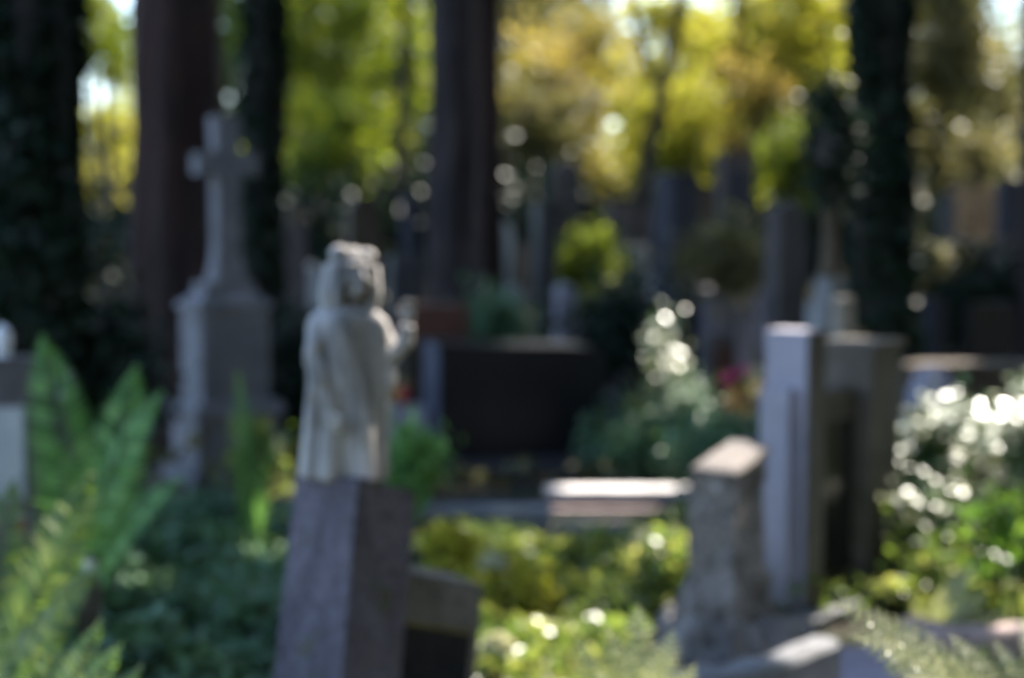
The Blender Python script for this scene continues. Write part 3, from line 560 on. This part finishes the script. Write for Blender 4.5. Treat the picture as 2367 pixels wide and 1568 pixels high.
    for k in range(16):
        t = R(-60+k*20); p = hc+Vector((math.cos(t)*.066, .012+math.sin(t)*.06, .03)); p2 = hc+Vector((math.cos(t)*.07, .012+math.sin(t)*.07, -.05)); p3 = hc+Vector((math.cos(t)*.069, .02+math.sin(t)*.07, -.105))
        if p3.y > hc.y-.03: tube(bm, [p, p2, p3], [.017, .02, .013], 8)
    ball(bm, hc+Vector((-.044, .0, .058)), (.03, .03, .03)); ball(bm, hc+Vector((.036, -.01, .058)), (.03, .03, .022))
    o = from_bm('hair', bm, M_statue, root, smooth=True); rm = o.modifiers.new('merge', 'REMESH'); rm.mode = 'VOXEL'; rm.voxel_size = .006; rm.use_smooth_shade = True
    return root
statue()

# ---- grave monument on the right
a = R(52); Ym = 6.15; cz = W(1866, 766, Ym); Xm = cz.x
M_mon = stone('brown_grey_stone', (.14, .12, .1), (.08, .068, .056), (.1, .1, .065), .9, 4, 50, .6, .3)
root = empty('family_monument', (Xm, Ym, 0), a, 'tall lilac grey monument of two pillars with a dark panel between them', 'grave monument')
H1 = cz.z; bm = bmesh.new(); box(bm, 0, .16, 0, .19, -.05, H1); o = from_bm('end_pillar', bm, M_lilac, root, bevel=.006)
bm = bmesh.new(); prism(bm, [(-.05, -.05), (-.003, -.05), (-.003, H1-.235), (-.05, H1-.235)], .05, .185); o = from_bm('end_plate', bm, M_lilac, root, bevel=.004)
bm = bmesh.new(); box(bm, .003, .157, -.006, -.0025, .02, H1-.01); o = from_bm('shaded_front', bm, M_mon, root)  # brown sheet over the lilac pillar: shade of its front, put into colour
bm = bmesh.new(); box(bm, .163, .56, .06, .2, -.05, H1-.27); from_bm('back_slab', bm, M_mon, root, bevel=.006)
bm = bmesh.new(); box(bm, .215, .545, .05, .0585, .14, .80); from_bm('inscription_panel', bm, M_panel, root)
bm = bmesh.new(); box(bm, .563, .86, -.02, .25, -.05, H1-.13); from_bm('far_pillar', bm, M_mon, root, bevel=.006)
bm = bmesh.new(); box(bm, .545, .88, -.035, .265, H1-.128, H1-.08); from_bm('coping', bm, M_mon, root, bevel=.01)
bxo('base', (-.12, .9, -.12, .36, -.06, .06), M_grey, root, .01)
# stepped stone on the monument's back: slender column with a dark ivy clad urn
Yk = 8.2; c0 = W(1917, 760, Yk); root = empty('urn_column', (c0.x, Yk, 0), R(35), 'slender stone column with a dark ivy clad urn on top, behind the monument', 'column')
zk = lambda py: W(1917, py, Yk).z
bxo('pedestal', (-.13, .13, -.13, .13, -.05, zk(765)), M_brown, root)
bxo('lower_block', (-.11, .08, -.08, .08, zk(765)+.002, zk(695)), M_grey, root, .012, .92); bxo('upper_block', (-.065, .07, -.065, .065, zk(695)+.002, zk(640)), M_grey, root, .012, .9)
bm = bmesh.new(); lathe(bm, [(.058, zk(640)+.002), (.06, zk(620)), (.052, zk(600)), (.045, zk(450)), (.06, zk(440)), (.07, zk(430))], 20); from_bm('shaft', bm, M_brown, root, smooth=True)
bm = bmesh.new(); lathe(bm, [(.05, zk(430)+.002), (.04, zk(415)), (.09, zk(380)), (.1, zk(330)), (.07, zk(290)), (.08, zk(280)), (.03, zk(255)), (.02, zk(225))], 20); o = from_bm('urn', bm, M_dkbrown, root, smooth=True)
P = rng.normal(size=(1700, 3))*np.array([.065, .065, .17])+np.array([0, 0, zk(330)]); T, Bv = leaf_frames(1700, .05, .8); quads(P, T, Bv, rng.random(1700), 'ivy', L_dark, root)
headstone('stone_post', 'slim beige stone post rising behind the middle of the monument', 1926, 1974, 688, 7.4, stone('beige_weathered_stone', (.26, .225, .19), (.16, .14, .12), None, .9, 5, 50, .5, .3), 'flat', .08, 20, None, 'stone post')

# ---- rough stone with sloping sunlit top
def rough_stone():
    Yr = 5.75; g = W(1685, 1500, Yr); root = empty('rock_lectern', (g.x, Yr, 0), 0, 'rough grey rock pedestal with a sloping sunlit top, left of the tall monument', 'rock pedestal')
    s = px_m(Yr); rd = random.Random(3)
    TP = [W(1596, 1096, 5.66), W(1703, 1110, 5.62), W(1774, 1052, 5.86), W(1748, 1028, 5.98), W(1690, 1030, 5.97)]
    cen = sum(TP, Vector())/5; n = 40; bm = bmesh.new(); rings = []
    def outline(k):
        t = k/n*5; i = int(t) % 5; f = t-int(t); return TP[i].lerp(TP[(i+1) % 5], f)
    base_c = Vector((W(1688, 1450, Yr).x, Yr, 0)); L = 26
    for j in range(L):
        f = j/(L-1); ring = []
        for k in range(n):
            p = outline(k); d = p-cen; flare = 1+.02*math.sin(f*9+k*.3)+1.5*max(0, (f-.42)/.58)**2.0; cz_ = p.z*(1-f)-.05*f
            q = Vector((cen.x*(1-f)+base_c.x*f+d.x*flare, cen.y*(1-f)+base_c.y*f+d.y*flare, cz_))
            am = .02+.12*max(0, f-.45); nn = Vector((d.x, d.y, 0)).normalized(); pp = q*9
            q += nn*am*(noise.noise(pp)+.6*noise.noise(pp*2.6)+.3*noise.noise(pp*6)); 
            if f > .62: q.z += .04*noise.noise(q*11)
            ring.append(bm.verts.new(q-root.location))
        rings.append(ring)
    for j in range(L-1):
        for k in range(n): bm.faces.new((rings[j][k], rings[j+1][k], rings[j+1][(k+1) % n], rings[j][(k+1) % n]))
    bm.faces.new(rings[-1]); from_bm('rock', bm, M_rock, root, smooth=False)
    bm = bmesh.new(); up = (TP[1]-TP[0]).cross(TP[2]-TP[0]).normalized(); up = up if up.z > 0 else -up; rr = []
    for sc_, h in ((1.03, 0.0), (1.06, .012), (1.0, .024), (.8, .03), (.5, .03), (.2, .03)):
        ring = []
        for k in range(n):
            p = outline(k); q = cen+(p-cen)*sc_+up*(h+.004); q += up*.010*noise.noise(q*22)+(p-cen).normalized()*.012*noise.noise(q*15); ring.append(bm.verts.new(q-root.location))
        rr.append(ring)
    for j in range(len(rr)-1):
        for k in range(n): bm.faces.new((rr[j][k], rr[j][(k+1) % n], rr[j+1][(k+1) % n], rr[j+1][k]))
    bm.faces.new(rr[0][::-1]); bm.faces.new(rr[-1]); from_bm('sloping_top', bm, stone('pale_lichened_rock', (.21, .18, .165), (.11, .095, .09), (.16, .16, .14), .9, 14, 60, .8, .35), root, smooth=True)
    bm = bmesh.new()
    for q in range(11):
        t = q/11*6.28+.4; ball(bm, (math.cos(t)*.21+base_c.x-g.x, math.sin(t)*.15, .03+.05*rd.random()), (.07+.04*rd.random(), .07, .07+.05*rd.random()), sub=3)
    for v in bm.verts: v.co += v.co.normalized()*.02*noise.noise(v.co*25)
    from_bm('rubble_foot', bm, M_rock, root, smooth=True)
rough_stone()

# ---- kerb slabs bottom right
def path_slab(name, label, pts, Y0, m, w=.16, h=.14, zt=None, cat='kerb'):
    """curved kerb through picture points (px, py, Y) of its top edge"""
    P = [W(*p) for p in pts]; root = empty(name, (P[0].x, P[0].y, 0), 0, label, cat); bm = bmesh.new(); rows = []
    n = 14
    for i in range(n+1):
        t = i/n*(len(P)-1); k = min(int(t), len(P)-2); f = t-k; p = P[k].lerp(P[k+1], f); d = (P[k+1]-P[k]); d.z = 0; d.normalize(); nn = Vector((-d.y, d.x, 0)); nn = nn if nn.y > 0 else -nn
        j = .008*noise.noise(p*12); zz = p.z+j
        row = [p+Vector((0, 0, -h*1.0))-p*0, Vector((p.x, p.y, zz-.012)), Vector((p.x, p.y, zz))+nn*.012, Vector((p.x, p.y, zz+.004+j))+nn*(w*.5), Vector((p.x, p.y, zz))+nn*(w-.01), Vector((p.x, p.y, zz-.015))+nn*w, Vector((p.x, p.y, zz-h))+nn*w]
        rows.append([bm.verts.new(q-root.location) for q in row])
    for i in range(n):
        for k in range(6): bm.faces.new((rows[i][k], rows[i][k+1], rows[i+1][k+1], rows[i+1][k]))
        bm.faces.new((rows[i][6], rows[i][0], rows[i+1][0], rows[i+1][6]))
    bm.faces.new(rows[0]); bm.faces.new(rows[-1][::-1]); from_bm('stone', bm, m, root); return root
path_slab('kerb_slab', 'worn pale kerb slab curving in front of the rock pedestal', [(1570, 1572, 4.55), (1700, 1560, 4.6), (1830, 1530, 4.75), (1946, 1487, 4.95)], 0, M_grey, .12, .22)
path_slab('kerb_slab', 'thin pinkish kerb below the sparkling shrub at right', [(2080, 1432, 5.6), (2180, 1462, 5.5), (2290, 1466, 5.5), (2400, 1452, 5.6)], 0, stone('pink_kerb_stone', (.42, .3, .28), (.26, .2, .18), None, .8, 6, 60, .4, .3), .12, .16)
root = empty('paving_slab', (W(1960, 1500, 5.3).x, 5.3, 0), R(8), 'flat lilac grey paving slab at the foot of the tall monument', 'paving slab')
bxo('slab', (-.28, .3, -.6, .38, -.05, .035), M_lilac, root, .01)

# ---- left edge gravestone with pale plaque and lamp
Yl = 6.3; c1 = W(85, 828, Yl); root = empty('gravestone', (c1.x-.3, Yl, 0), R(-4), 'dark brown gravestone with a pale plaque at the left edge', 'gravestone')
bxo('slab', (-.42, .3, 0, .16, -.05, c1.z), M_dkbrown, root, .008); bxo('plinth', (-.48, .36, -.05, .21, -.06, .12), M_dkbrown, root)
bxo('plaque', (-.36, .25, -.014, .004, .5, W(50, 940, Yl).z), M_pale, root, .004)
def lantern(label, px, py, Y, hpx, glass, cap, z0=None, cat='grave lantern'):
    """px, py: middle of the lantern"""
    s = px_m(Y); h = hpx*s; c = W(px, py, Y); zb = c.z-h/2 if z0 is None else z0; h = (c.z-zb)*2 if z0 is not None else h; r = h*.28
    root = empty('lantern', (c.x, Y, zb), 0, label, cat); bm = bmesh.new(); lathe(bm, [(r*.9, 0), (r, h*.05), (r*.7, h*.12)], 18); from_bm('base', bm, cap, root, smooth=True)
    bm = bmesh.new(); lathe(bm, [(r*.7, h*.121), (r*.95, h*.3), (r*.95, h*.6), (r*.75, h*.72)], 18); from_bm('glass', bm, glass, root, smooth=True)
    bm = bmesh.new(); lathe(bm, [(r*.95, h*.721), (r*.9, h*.78), (r*.5, h*.92), (r*.12, h*.96), (r*.12, h)], 18); from_bm('lid', bm, cap, root, smooth=True); return root
G_white = plain('milky_glass', (.8, .8, .85), .12, 0, .08, .8); G_red = plain('red_glass', (.45, .015, .03), .12, 0, .2, .8)
C_blue = plain('blue_tin', (.03, .04, .14), .3, .2); C_tin = plain('grey_tin', (.3, .3, .3), .35, .6); C_gold = plain('brassy_tin', (.35, .25, .08), .35, .6)
lantern('milky white glass lantern on the gravestone at the left edge', 5, 788, 6.38, 78, G_white, G_white)
lantern('small white grave lantern with a dark blue lid in the ivy', 206, 1306, 4.7, 56, G_white, C_blue)
lantern('dark red grave lantern among the ferns at the left edge', 42, 1212, 4.9, 60, G_red, C_tin)
lantern('round milky lantern glimmering between the ferns', 152, 885, 7.4, 60, plain('dim_milky_glass', (.3, .36, .38), .2), C_tin)
lantern('dark red lantern beside the black granite headstone', 932, 905, 10.0, 60, G_red, C_gold)
def on_block(label, px, pyt, Y, w, m):
    c = W(px, pyt, Y); root = empty('stone_block', (c.x, Y, gz(c.x, Y)), R(15), label, 'stone block'); rough_up(bxo('block', (-w, w, -w*.8, w*.8, -.05, c.z-gz(c.x, Y)), m, root, .012), .006, 8, 3)
on_block('low grey block under the red lantern', 935, 936, 10.0, .11, M_lilac); on_block('low dark block in the ivy carrying the small blue lidded lantern', 206, 1334, 4.7, .035, M_dkbrown)
on_block('dark stone among the ferns under the red lantern', 42, 1242, 4.9, .035, M_dkbrown); on_block('dark stone under the round milky lantern', 152, 915, 7.4, .05, M_dkbrown)

# ---- vase with pink flowers
Yv = 9.0; vb = W(1700, 985, Yv); root = empty('flower_vase', (vb.x, Yv, 0), 0, 'terracotta orange vase on a stone block, left of the tall monument', 'vase'); root.location.z = vb.z
bm = bmesh.new(); lathe(bm, [(.05, 0), (.055, .02), (.045, .05), (.06, .12), (.065, .2), (.055, .225), (.062, .235)], 20); from_bm('pot', bm, plain('terracotta', (.42, .19, .05), .7), root, smooth=True)
on_block('dark block carrying the orange vase', 1700, 986, Yv, .13, M_blackrough)
root2 = empty('flower_bunch', (vb.x, Yv, vb.z+.2), 0, 'bunch of magenta pink flowers in the orange vase', 'flowers')
bm = bmesh.new(); rd = random.Random(4); heads = []
for q in range(9):
    e = Vector((rd.uniform(-.09, .12), rd.uniform(-.06, .06), rd.uniform(.07, .13))); heads.append(e); tube(bm, [(0, 0, -.03), e*.5, e], [.003]*3, 5)
from_bm('stems', bm, plain('green_stem', (.05, .12, .03), .6), root2)
M_pink = leaf('magenta_petal', [(.45, .02, .2), (.6, .03, .3), (.7, .1, .35)], .4, 1.4, .5); M_cream = leaf('cream_petal', [(.5, .42, .3), (.6, .5, .35), (.7, .6, .45)], .4, 1.2, .5)
for q, e in enumerate(heads):
    P = rng.normal(size=(40, 3))*.014+np.array(e); T, Bv = leaf_frames(40, .03, .8); quads(P, T, Bv, rng.random(40), 'blossom', M_pink if e.x < .06 else M_cream, root2)
P = rng.normal(size=(60, 3))*.04+np.array([0, 0, .05]); T, Bv = leaf_frames(60, .05, .5); quads(P, T, Bv, rng.random(60), 'leaves', L_green, root2)

# ---------------------------------------------------------------- ferns
def frond_mesh(L, wmax, npin, bip, arch, seed, lift=.0):
    """one frond along +x from the origin, arching; returns P, T, B, tint"""
    rd = np.random.default_rng(seed); Ps, Ts, Bs = [], [], []
    def spine(t): return np.array([L*(t*math.cos(arch*t*.5)), 0, L*(t*math.sin(.9)-arch*.75*t*t)])
    for i in range(npin):
        t = .12+.88*i/npin; p = spine(t); d = spine(min(1, t+.02))-spine(t-.02); d /= np.linalg.norm(d); up = np.cross(d, [0, 1, 0]); up = up if up[2] > 0 else -up
        wl = wmax*math.sin(math.pi*min(1, (t+.12)*.93))**.8+.01
        for sgn in (-1, 1):
            pd = np.array([0, sgn, 0])*.86+d*.45+up*(.12*rd.random()-.12); pd /= np.linalg.norm(pd); q = np.cross(pd, up); q /= np.linalg.norm(q)+1e-9
            if bip:
                m_ = 9
                for k in range(m_):
                    s = (k+.5)/m_; c = p+pd*wl*s-up*.12*wl*s*s; ll = wl*.22*(1-.75*s)+.003
                    for g in (-1, 1):
                        dd = (q*g*.9+pd*.5); dd /= np.linalg.norm(dd); bb = np.cross(dd, up); Ps.append(c+dd*ll*.5); Ts.append(dd*ll*.55+up*.15*ll*rd.normal()); Bs.append(bb*ll*.28)
            else:
                Ps.append(p+pd*wl*.5-up*.03*wl); Ts.append(pd*wl*.5-up*.08*wl); Bs.append(q*L/npin*.42+up*.004*rd.normal())
    rach = [spine(t) for t in np.linspace(0, 1, 9)]
    for i in range(8):
        d = rach[i+1]-rach[i]; Ps.append((rach[i]+rach[i+1])/2); Ts.append(d*.52); Bs.append(np.array([0, .004, 0]))
    n = len(Ps); return np.array(Ps), np.array(Ts), np.array(Bs), np.clip(rd.random(n), 0, 1)
FR = {}
def frond(key, m):
    if (key, m.name) in FR: return FR[(key, m.name)]
    L, w, n, b, ar, sd = key; o = quads(*frond_mesh(*key), 'frond', m); me = o.data; bpy.data.objects.remove(o); FR[(key, m.name)] = me; return me
def fern(label, base, key, fr, m, group='ferns', scale=1.0, roots=True):
    """fr: list of (azimuth deg, pitch deg, scale)"""
    root = empty('fern', base, 0, label, 'fern', group)
    for az, pi_, s in fr:
        o = bpy.data.objects.new('frond', frond(key, m)); C.objects.link(o); o.parent = root; o.rotation_euler = (R(52)*math.cos(R(az))+random.Random(az).uniform(-.25, .25), -R(pi_), R(az)); o.scale = (s*scale,)*3
    return root
random.seed(2)
def ring(n, a0=0, p=(5, 45), s=(.75, 1.1)): return [(a0+360*i/n+random.uniform(-12, 12), random.uniform(*p), random.uniform(*s)) for i in range(n)]
KA = (.8, .11, 34, False, .62, 1); KB = (.75, .14, 30, True, .5, 2); KC = (.7, .11, 19, True, .45, 3)
def gp(px, Y): x = W(px, 900, Y).x; return (x, Y, gz(x, Y))
def fern_to(label, base, tips, key, m, wide=1.0, face=(0, -.6, .8)):
    """fronds from one root, each reaching for a tip"""
    root = empty('fern', base, 0, label, 'fern', 'ferns'); L, ar = key[0], key[4]
    ch = Vector((L*math.cos(ar*.5), 0, L*(math.sin(.9)-ar*.75))); cu = ch.normalized(); yl = Vector((0, 1, 0)); nl = cu.cross(yl)
    Ml = Matrix((cu, yl, nl)).transposed()
    gzz = gz(base[0], base[1])
    if base[2] > gzz+.12:
        bm = bmesh.new(); hh = base[2]-gzz
        for q in range(9):
            an = q*.7; tube(bm, [(math.cos(an)*.07, math.sin(an)*.07, -hh-.02), (math.cos(an)*.045, math.sin(an)*.045, -hh*.5), (0, 0, .01)], [.006, .005, .004], 6)
        from_bm('stem', bm, plain('fern_stalk', (.14, .12, .05), .7), root)
    for t in tips:
        d = t-Vector(base); D = d.normalized(); N = Vector(face); N.x += random.uniform(-.25, .25); N = (N-D*N.dot(D)).normalized(); Yw = N.cross(D)
        Mw = Matrix((D, Yw, N)).transposed(); q = Mw @ Ml.transposed(); s_ = d.length/ch.length
        o = bpy.data.objects.new('frond', frond(key, m)); C.objects.link(o); o.parent = root
        Q = q.to_4x4() @ Matrix.Diagonal((s_, s_*wide, s_, 1)); o.matrix_basis = Q
    return root
def gr(px, Y): x = W(px, 900, Y).x; return Vector((x, Y, gz(x, Y)))
L_fy = leaf('yellow_green_fern', [(.06, .11, .02), (.11, .17, .035), (.19, .23, .07)], .35, 1.5, .45, .4); L_fs = leaf('soft_green_fern', [(.06, .12, .045), (.1, .17, .06), (.16, .22, .1)], .4, 1.3, .5, .4)
fern_to('tall green fern between the left edge gravestone and the cross pedestal', gr(185, 6.0), [W(*t) for t in [(95, 768, 6.1), (318, 838, 6.0), (380, 898, 5.8), (430, 1100, 5.6), (120, 1010, 5.7)]], KA, L_fern)
fern_to('large yellow green fern rising at the left edge', gr(-40, 4.5), [W(*t) for t in [(220, 1085, 4.7), (200, 1185, 4.4), (35, 1100, 4.8), (240, 1300, 4.3), (170, 1390, 4.1)]], KA, L_fy)
fern_to('soft pale green fern in the bottom left corner', gr(60, 3.7), [W(*t) for t in [(238, 1425, 3.7), (335, 1535, 3.6), (130, 1455, 3.8), (0, 1430, 3.8), (285, 1480, 3.5), (390, 1610, 3.6), (60, 1500, 3.5)]], KA, L_fs)
fern_to('small light green fern in front of the cross pedestal', gr(590, 7.2), [W(*t) for t in [(550, 845, 7.2), (632, 1005, 7.0), (540, 1050, 7.1)]], KC, L_fern, .4)
KE = (.75, .085, 21, True, .5, 2)
fern_to('cream green fern reaching left across the bottom right corner', W(2440, 1790, 3.05), [W(*t) for t in [(1918, 1388, 3.0), (1962, 1466, 2.95), (2080, 1560, 2.9), (2295, 1475, 3.2), (2190, 1462, 3.2), (2365, 1430, 3.3), (2130, 1500, 3.05)]], KE, L_fernpale, 1.1)
fern_to('feathery pale fern below the sparkling shrub', gr(2150, 5.9), [W(*t) for t in [(2262, 1290, 5.9), (2205, 1335, 5.9), (2285, 1375, 5.8), (2110, 1380, 5.9), (2330, 1420, 5.8)]], KC, L_fernpale)
fern_to('cream tipped feathery fern at the bottom centre in sun', W(1470, 1820, 3.3), [W(*t) for t in [(1335, 1478, 3.4), (1400, 1440, 3.4), (1475, 1395, 3.5), (1560, 1450, 3.4), (1290, 1560, 3.3), (1610, 1530, 3.3), (1440, 1480, 3.1), (1520, 1520, 3.1), (1370, 1545, 3.1)]], KC, L_fernpale)

# ---------------------------------------------------------------- shrubs and ground cover near
shrub('ivy_bush', 'slender dark ivy spray with glinting leaves climbing in front of the obelisk', 1540, 810, 9.7, 36, 90, 260, 10, .06, L_gloss, cat='ivy shrub', spread=.05, up=(.3, -1.1, 2.2), depth=.15)
shrub('ivy_bush', 'dark ivy shrub leaning right below the glinting spray', 1585, 960, 9.6, 52, 80, 900, 20, .055, L_ivy, cat='ivy shrub', spread=.06, up=(.3, -.8, 1.7), depth=.2)
shrub('ivy_bush', 'low dark ivy shrub left of the vase', 1480, 1030, 9.8, 110, 60, 2400, 30, .06, L_ivy, cat='ivy shrub', spread=.08)
shrub('ivy_bush', 'blue green ivy behind the rock pedestal', 1670, 1040, 8.4, 90, 70, 2200, 26, .055, L_ivy, cat='ivy shrub', spread=.07)
shrub('flowering_shrub', 'glossy leaved shrub sparkling in the sun right of the monument', 2215, 1130, 7.2, 128, 185, 6500, 80, .065, L_gloss, cat='shrub', spread=.06, up=(.35, -1.1, 2.4), depth=.4)
shrub('flowering_shrub', 'glossy shrub at the right edge catching the sun', 2385, 1100, 6.8, 60, 220, 1800, 34, .06, L_gloss, cat='shrub', spread=.06, up=(.35, -1.1, 2.4), depth=.25)
shrub('leafy_plant', 'fresh green broad leaved plant at the right edge', 2305, 1215, 6.0, 52, 50, 80, 12, .13, leaf('fresh_green_leaf', [(.06, .13, .02), (.1, .19, .03), (.17, .26, .06)], .5, 1.5, .3, .6), cat='plant', asp=.35, spread=.06, up=.8)
shrub('leafy_plant', 'yellow green plant below the sparkling shrub', 2180, 1340, 6.4, 100, 55, 1300, 24, .06, L_under, cat='plant', spread=.07, up=.8)
shrub('leafy_plant', 'low glossy plant with glinting leaves at the foot of the sparkling shrub', 2200, 1225, 6.7, 120, 75, 2200, 36, .06, L_gloss, cat='plant', spread=.06, up=(.35, -1.1, 2.2))
shrub('leafy_plant', 'pale blossoming bush under the dark ivy covered trunk', 2120, 650, 13, 100, 60, 2600, 34, .09, L_olive, cat='shrub', spread=.1, up=1.4)
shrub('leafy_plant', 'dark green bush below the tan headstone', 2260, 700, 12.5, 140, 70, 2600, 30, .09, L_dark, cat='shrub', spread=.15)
shrub('leafy_plant', 'green shrub with a yellow top left of the obelisk', 1360, 660, 16, 60, 140, 2600, 30, .09, L_green, cat='shrub', spread=.12)
shrub('leafy_plant', 'dark green shrub right of the reddish headstone', 1130, 770, 12.3, 75, 60, 1800, 22, .08, L_ivy, cat='shrub', spread=.1)
shrub('leafy_plant', 'green plant behind the statue foot', 945, 1065, 6.6, 45, 50, 500, 16, .07, L_fern, cat='plant', spread=.06)
shrub('leafy_plant', 'green stalky plant between the cross and the statue', 600, 1060, 7.3, 36, 90, 700, 16, .06, L_under, cat='plant', spread=.05)
shrub('leafy_plant', 'mossy green bush right of the obelisk', 1690, 600, 14.3, 95, 45, 2200, 26, .09, L_olive, cat='shrub', spread=.12)
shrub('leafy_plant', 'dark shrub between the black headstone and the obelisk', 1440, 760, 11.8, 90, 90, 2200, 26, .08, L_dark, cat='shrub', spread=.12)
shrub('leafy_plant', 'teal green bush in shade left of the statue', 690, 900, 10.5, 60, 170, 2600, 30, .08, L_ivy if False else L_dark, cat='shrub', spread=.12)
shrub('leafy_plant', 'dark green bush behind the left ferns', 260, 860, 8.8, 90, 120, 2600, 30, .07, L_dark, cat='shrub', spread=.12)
shrub('leafy_plant', 'sunlit yellow plant right of the low wing', 1190, 1390, 6.2, 85, 42, 1500, 24, .055, L_yellow, cat='plant', spread=.05)
shrub('leafy_plant', 'yellow green plant under the white steps', 1370, 1310, 6.8, 80, 35, 1500, 24, .055, L_under, cat='plant', spread=.05)
shrub('leafy_plant', 'golden sunlit plant left of the rock pedestal', 1530, 1345, 6.1, 62, 65, 1500, 30, .055, L_under, cat='plant', spread=.06)
shrub('leafy_plant', 'yellow leaved sprig behind the low wing', 1045, 1270, 5.8, 35, 45, 420, 10, .06, L_yellow, cat='plant', spread=.04)
def cover(name, label, poly, n, size, m, hz, patches=9, seed=1):
    """ground cover over an area (x0,x1,y0,y1)"""
    rd = np.random.default_rng(seed); x0, x1, y0, y1 = poly; X = rd.uniform(x0, x1, n); Y = rd.uniform(y0, y1, n)
    Hh = np.array([max(0, .5+.9*noise.noise(Vector((x*1.7, y*1.7, seed))))*hz for x, y in zip(X, Y)])
    Z = Hh*rd.random(n)**.45+np.array([gz(x, y) for x, y in zip(X, Y)])+.01
    ok = ~((X > .5) & (X < 1.6) & (Y > 4.0) & (Y < 6.1)) & ~((X > -.3) & (X < 1.3) & (Y > 7.75) & (Y < 9.3))
    X, Y, Z = X[ok], Y[ok], Z[ok]; n = len(X)
    P = np.stack([X, Y, Z], 1); T, Bv = leaf_frames(n, size, .7, .9)
    tv = np.array([.5+.5*noise.noise(Vector((x*3, y*3, seed+5))) for x, y in zip(X, Y)])
    o = quads(P, T, Bv, np.clip(tv*.6+rd.random(n)*.4, 0, 1), name, m); tag(o, label, 'ground cover', kind='stuff')
cover('ivy_ground_cover', 'blue green ivy and leafy ground cover left of the leaning pillar', (-2.6, -.45, 3.4, 8.6), 15000, .07, L_ivy, .3, seed=1)
cover('undergrowth', 'green and yellow undergrowth between the leaning pillar and the rock pedestal', (-.45, 1.15, 4.6, 7.8), 8000, .06, L_under, .2, seed=2)
cover('undergrowth', 'green undergrowth around the monument and the shrubs at right', (1.1, 4, 5.2, 10), 7000, .06, L_under, .2, seed=3)
cover('undergrowth', 'shaded ground cover among the graves in the background', (-8, 9, 9, 26), 16000, .11, L_olive, .3, seed=4)
cover('leaf_litter', 'fallen brown leaves scattered over the ground', (-5, 6, 2.5, 18), 9000, .06, L_litter, .02, seed=5)

# white umbel flowers
def umbel(label, px, py, Y, wpx, m=None):
    c = W(px, py, Y); g = gz(c.x, Y); root = empty('umbel_flower', (c.x, Y, g), 0, label, 'flower', 'pale umbel flowers'); H = c.z-g; rd = random.Random(px)
    bm = bmesh.new(); tube(bm, [(.03, 0, 0), (.01, 0, H*.5), (0, 0, H-.06)], [.005, .004, .003], 6)
    r = wpx*px_m(Y)/2
    for q in range(14):
        an = q*2.4; d = r*math.sqrt((q+.5)/14); tube(bm, [(0, 0, H-.06), (math.cos(an)*d, math.sin(an)*d, H-.01)], [.0018, .0012], 4)
    from_bm('stem', bm, plain('green_stem', (.05, .12, .03), .6), root)
    n = 500; an = rng.random(n)*6.28; d = r*np.sqrt(rng.random(n)); P = np.stack([np.cos(an)*d, np.sin(an)*d, H+.03*rng.random(n)-.04*(d/r)**2], 1); T, Bv = leaf_frames(n, .02, .8, .8)
    quads(P, T, Bv, rng.random(n), 'flower_head', leaf('white_petal', [(.5, .48, .34), (.6, .58, .42), (.7, .68, .5)], .35, 1.1, .6), root)
umbel('broad creamy flower head just below the white steps', 1488, 1236, 6.9, 95); umbel('creamy flower head right of the brown block', 1142, 1292, 6.2, 80)
umbel('low creamy flower head beside the dark panel of the wing', 1150, 1482, 5.2, 80); umbel('small creamy flower near the kerb at the right', 2075, 1525, 4.6, 40)
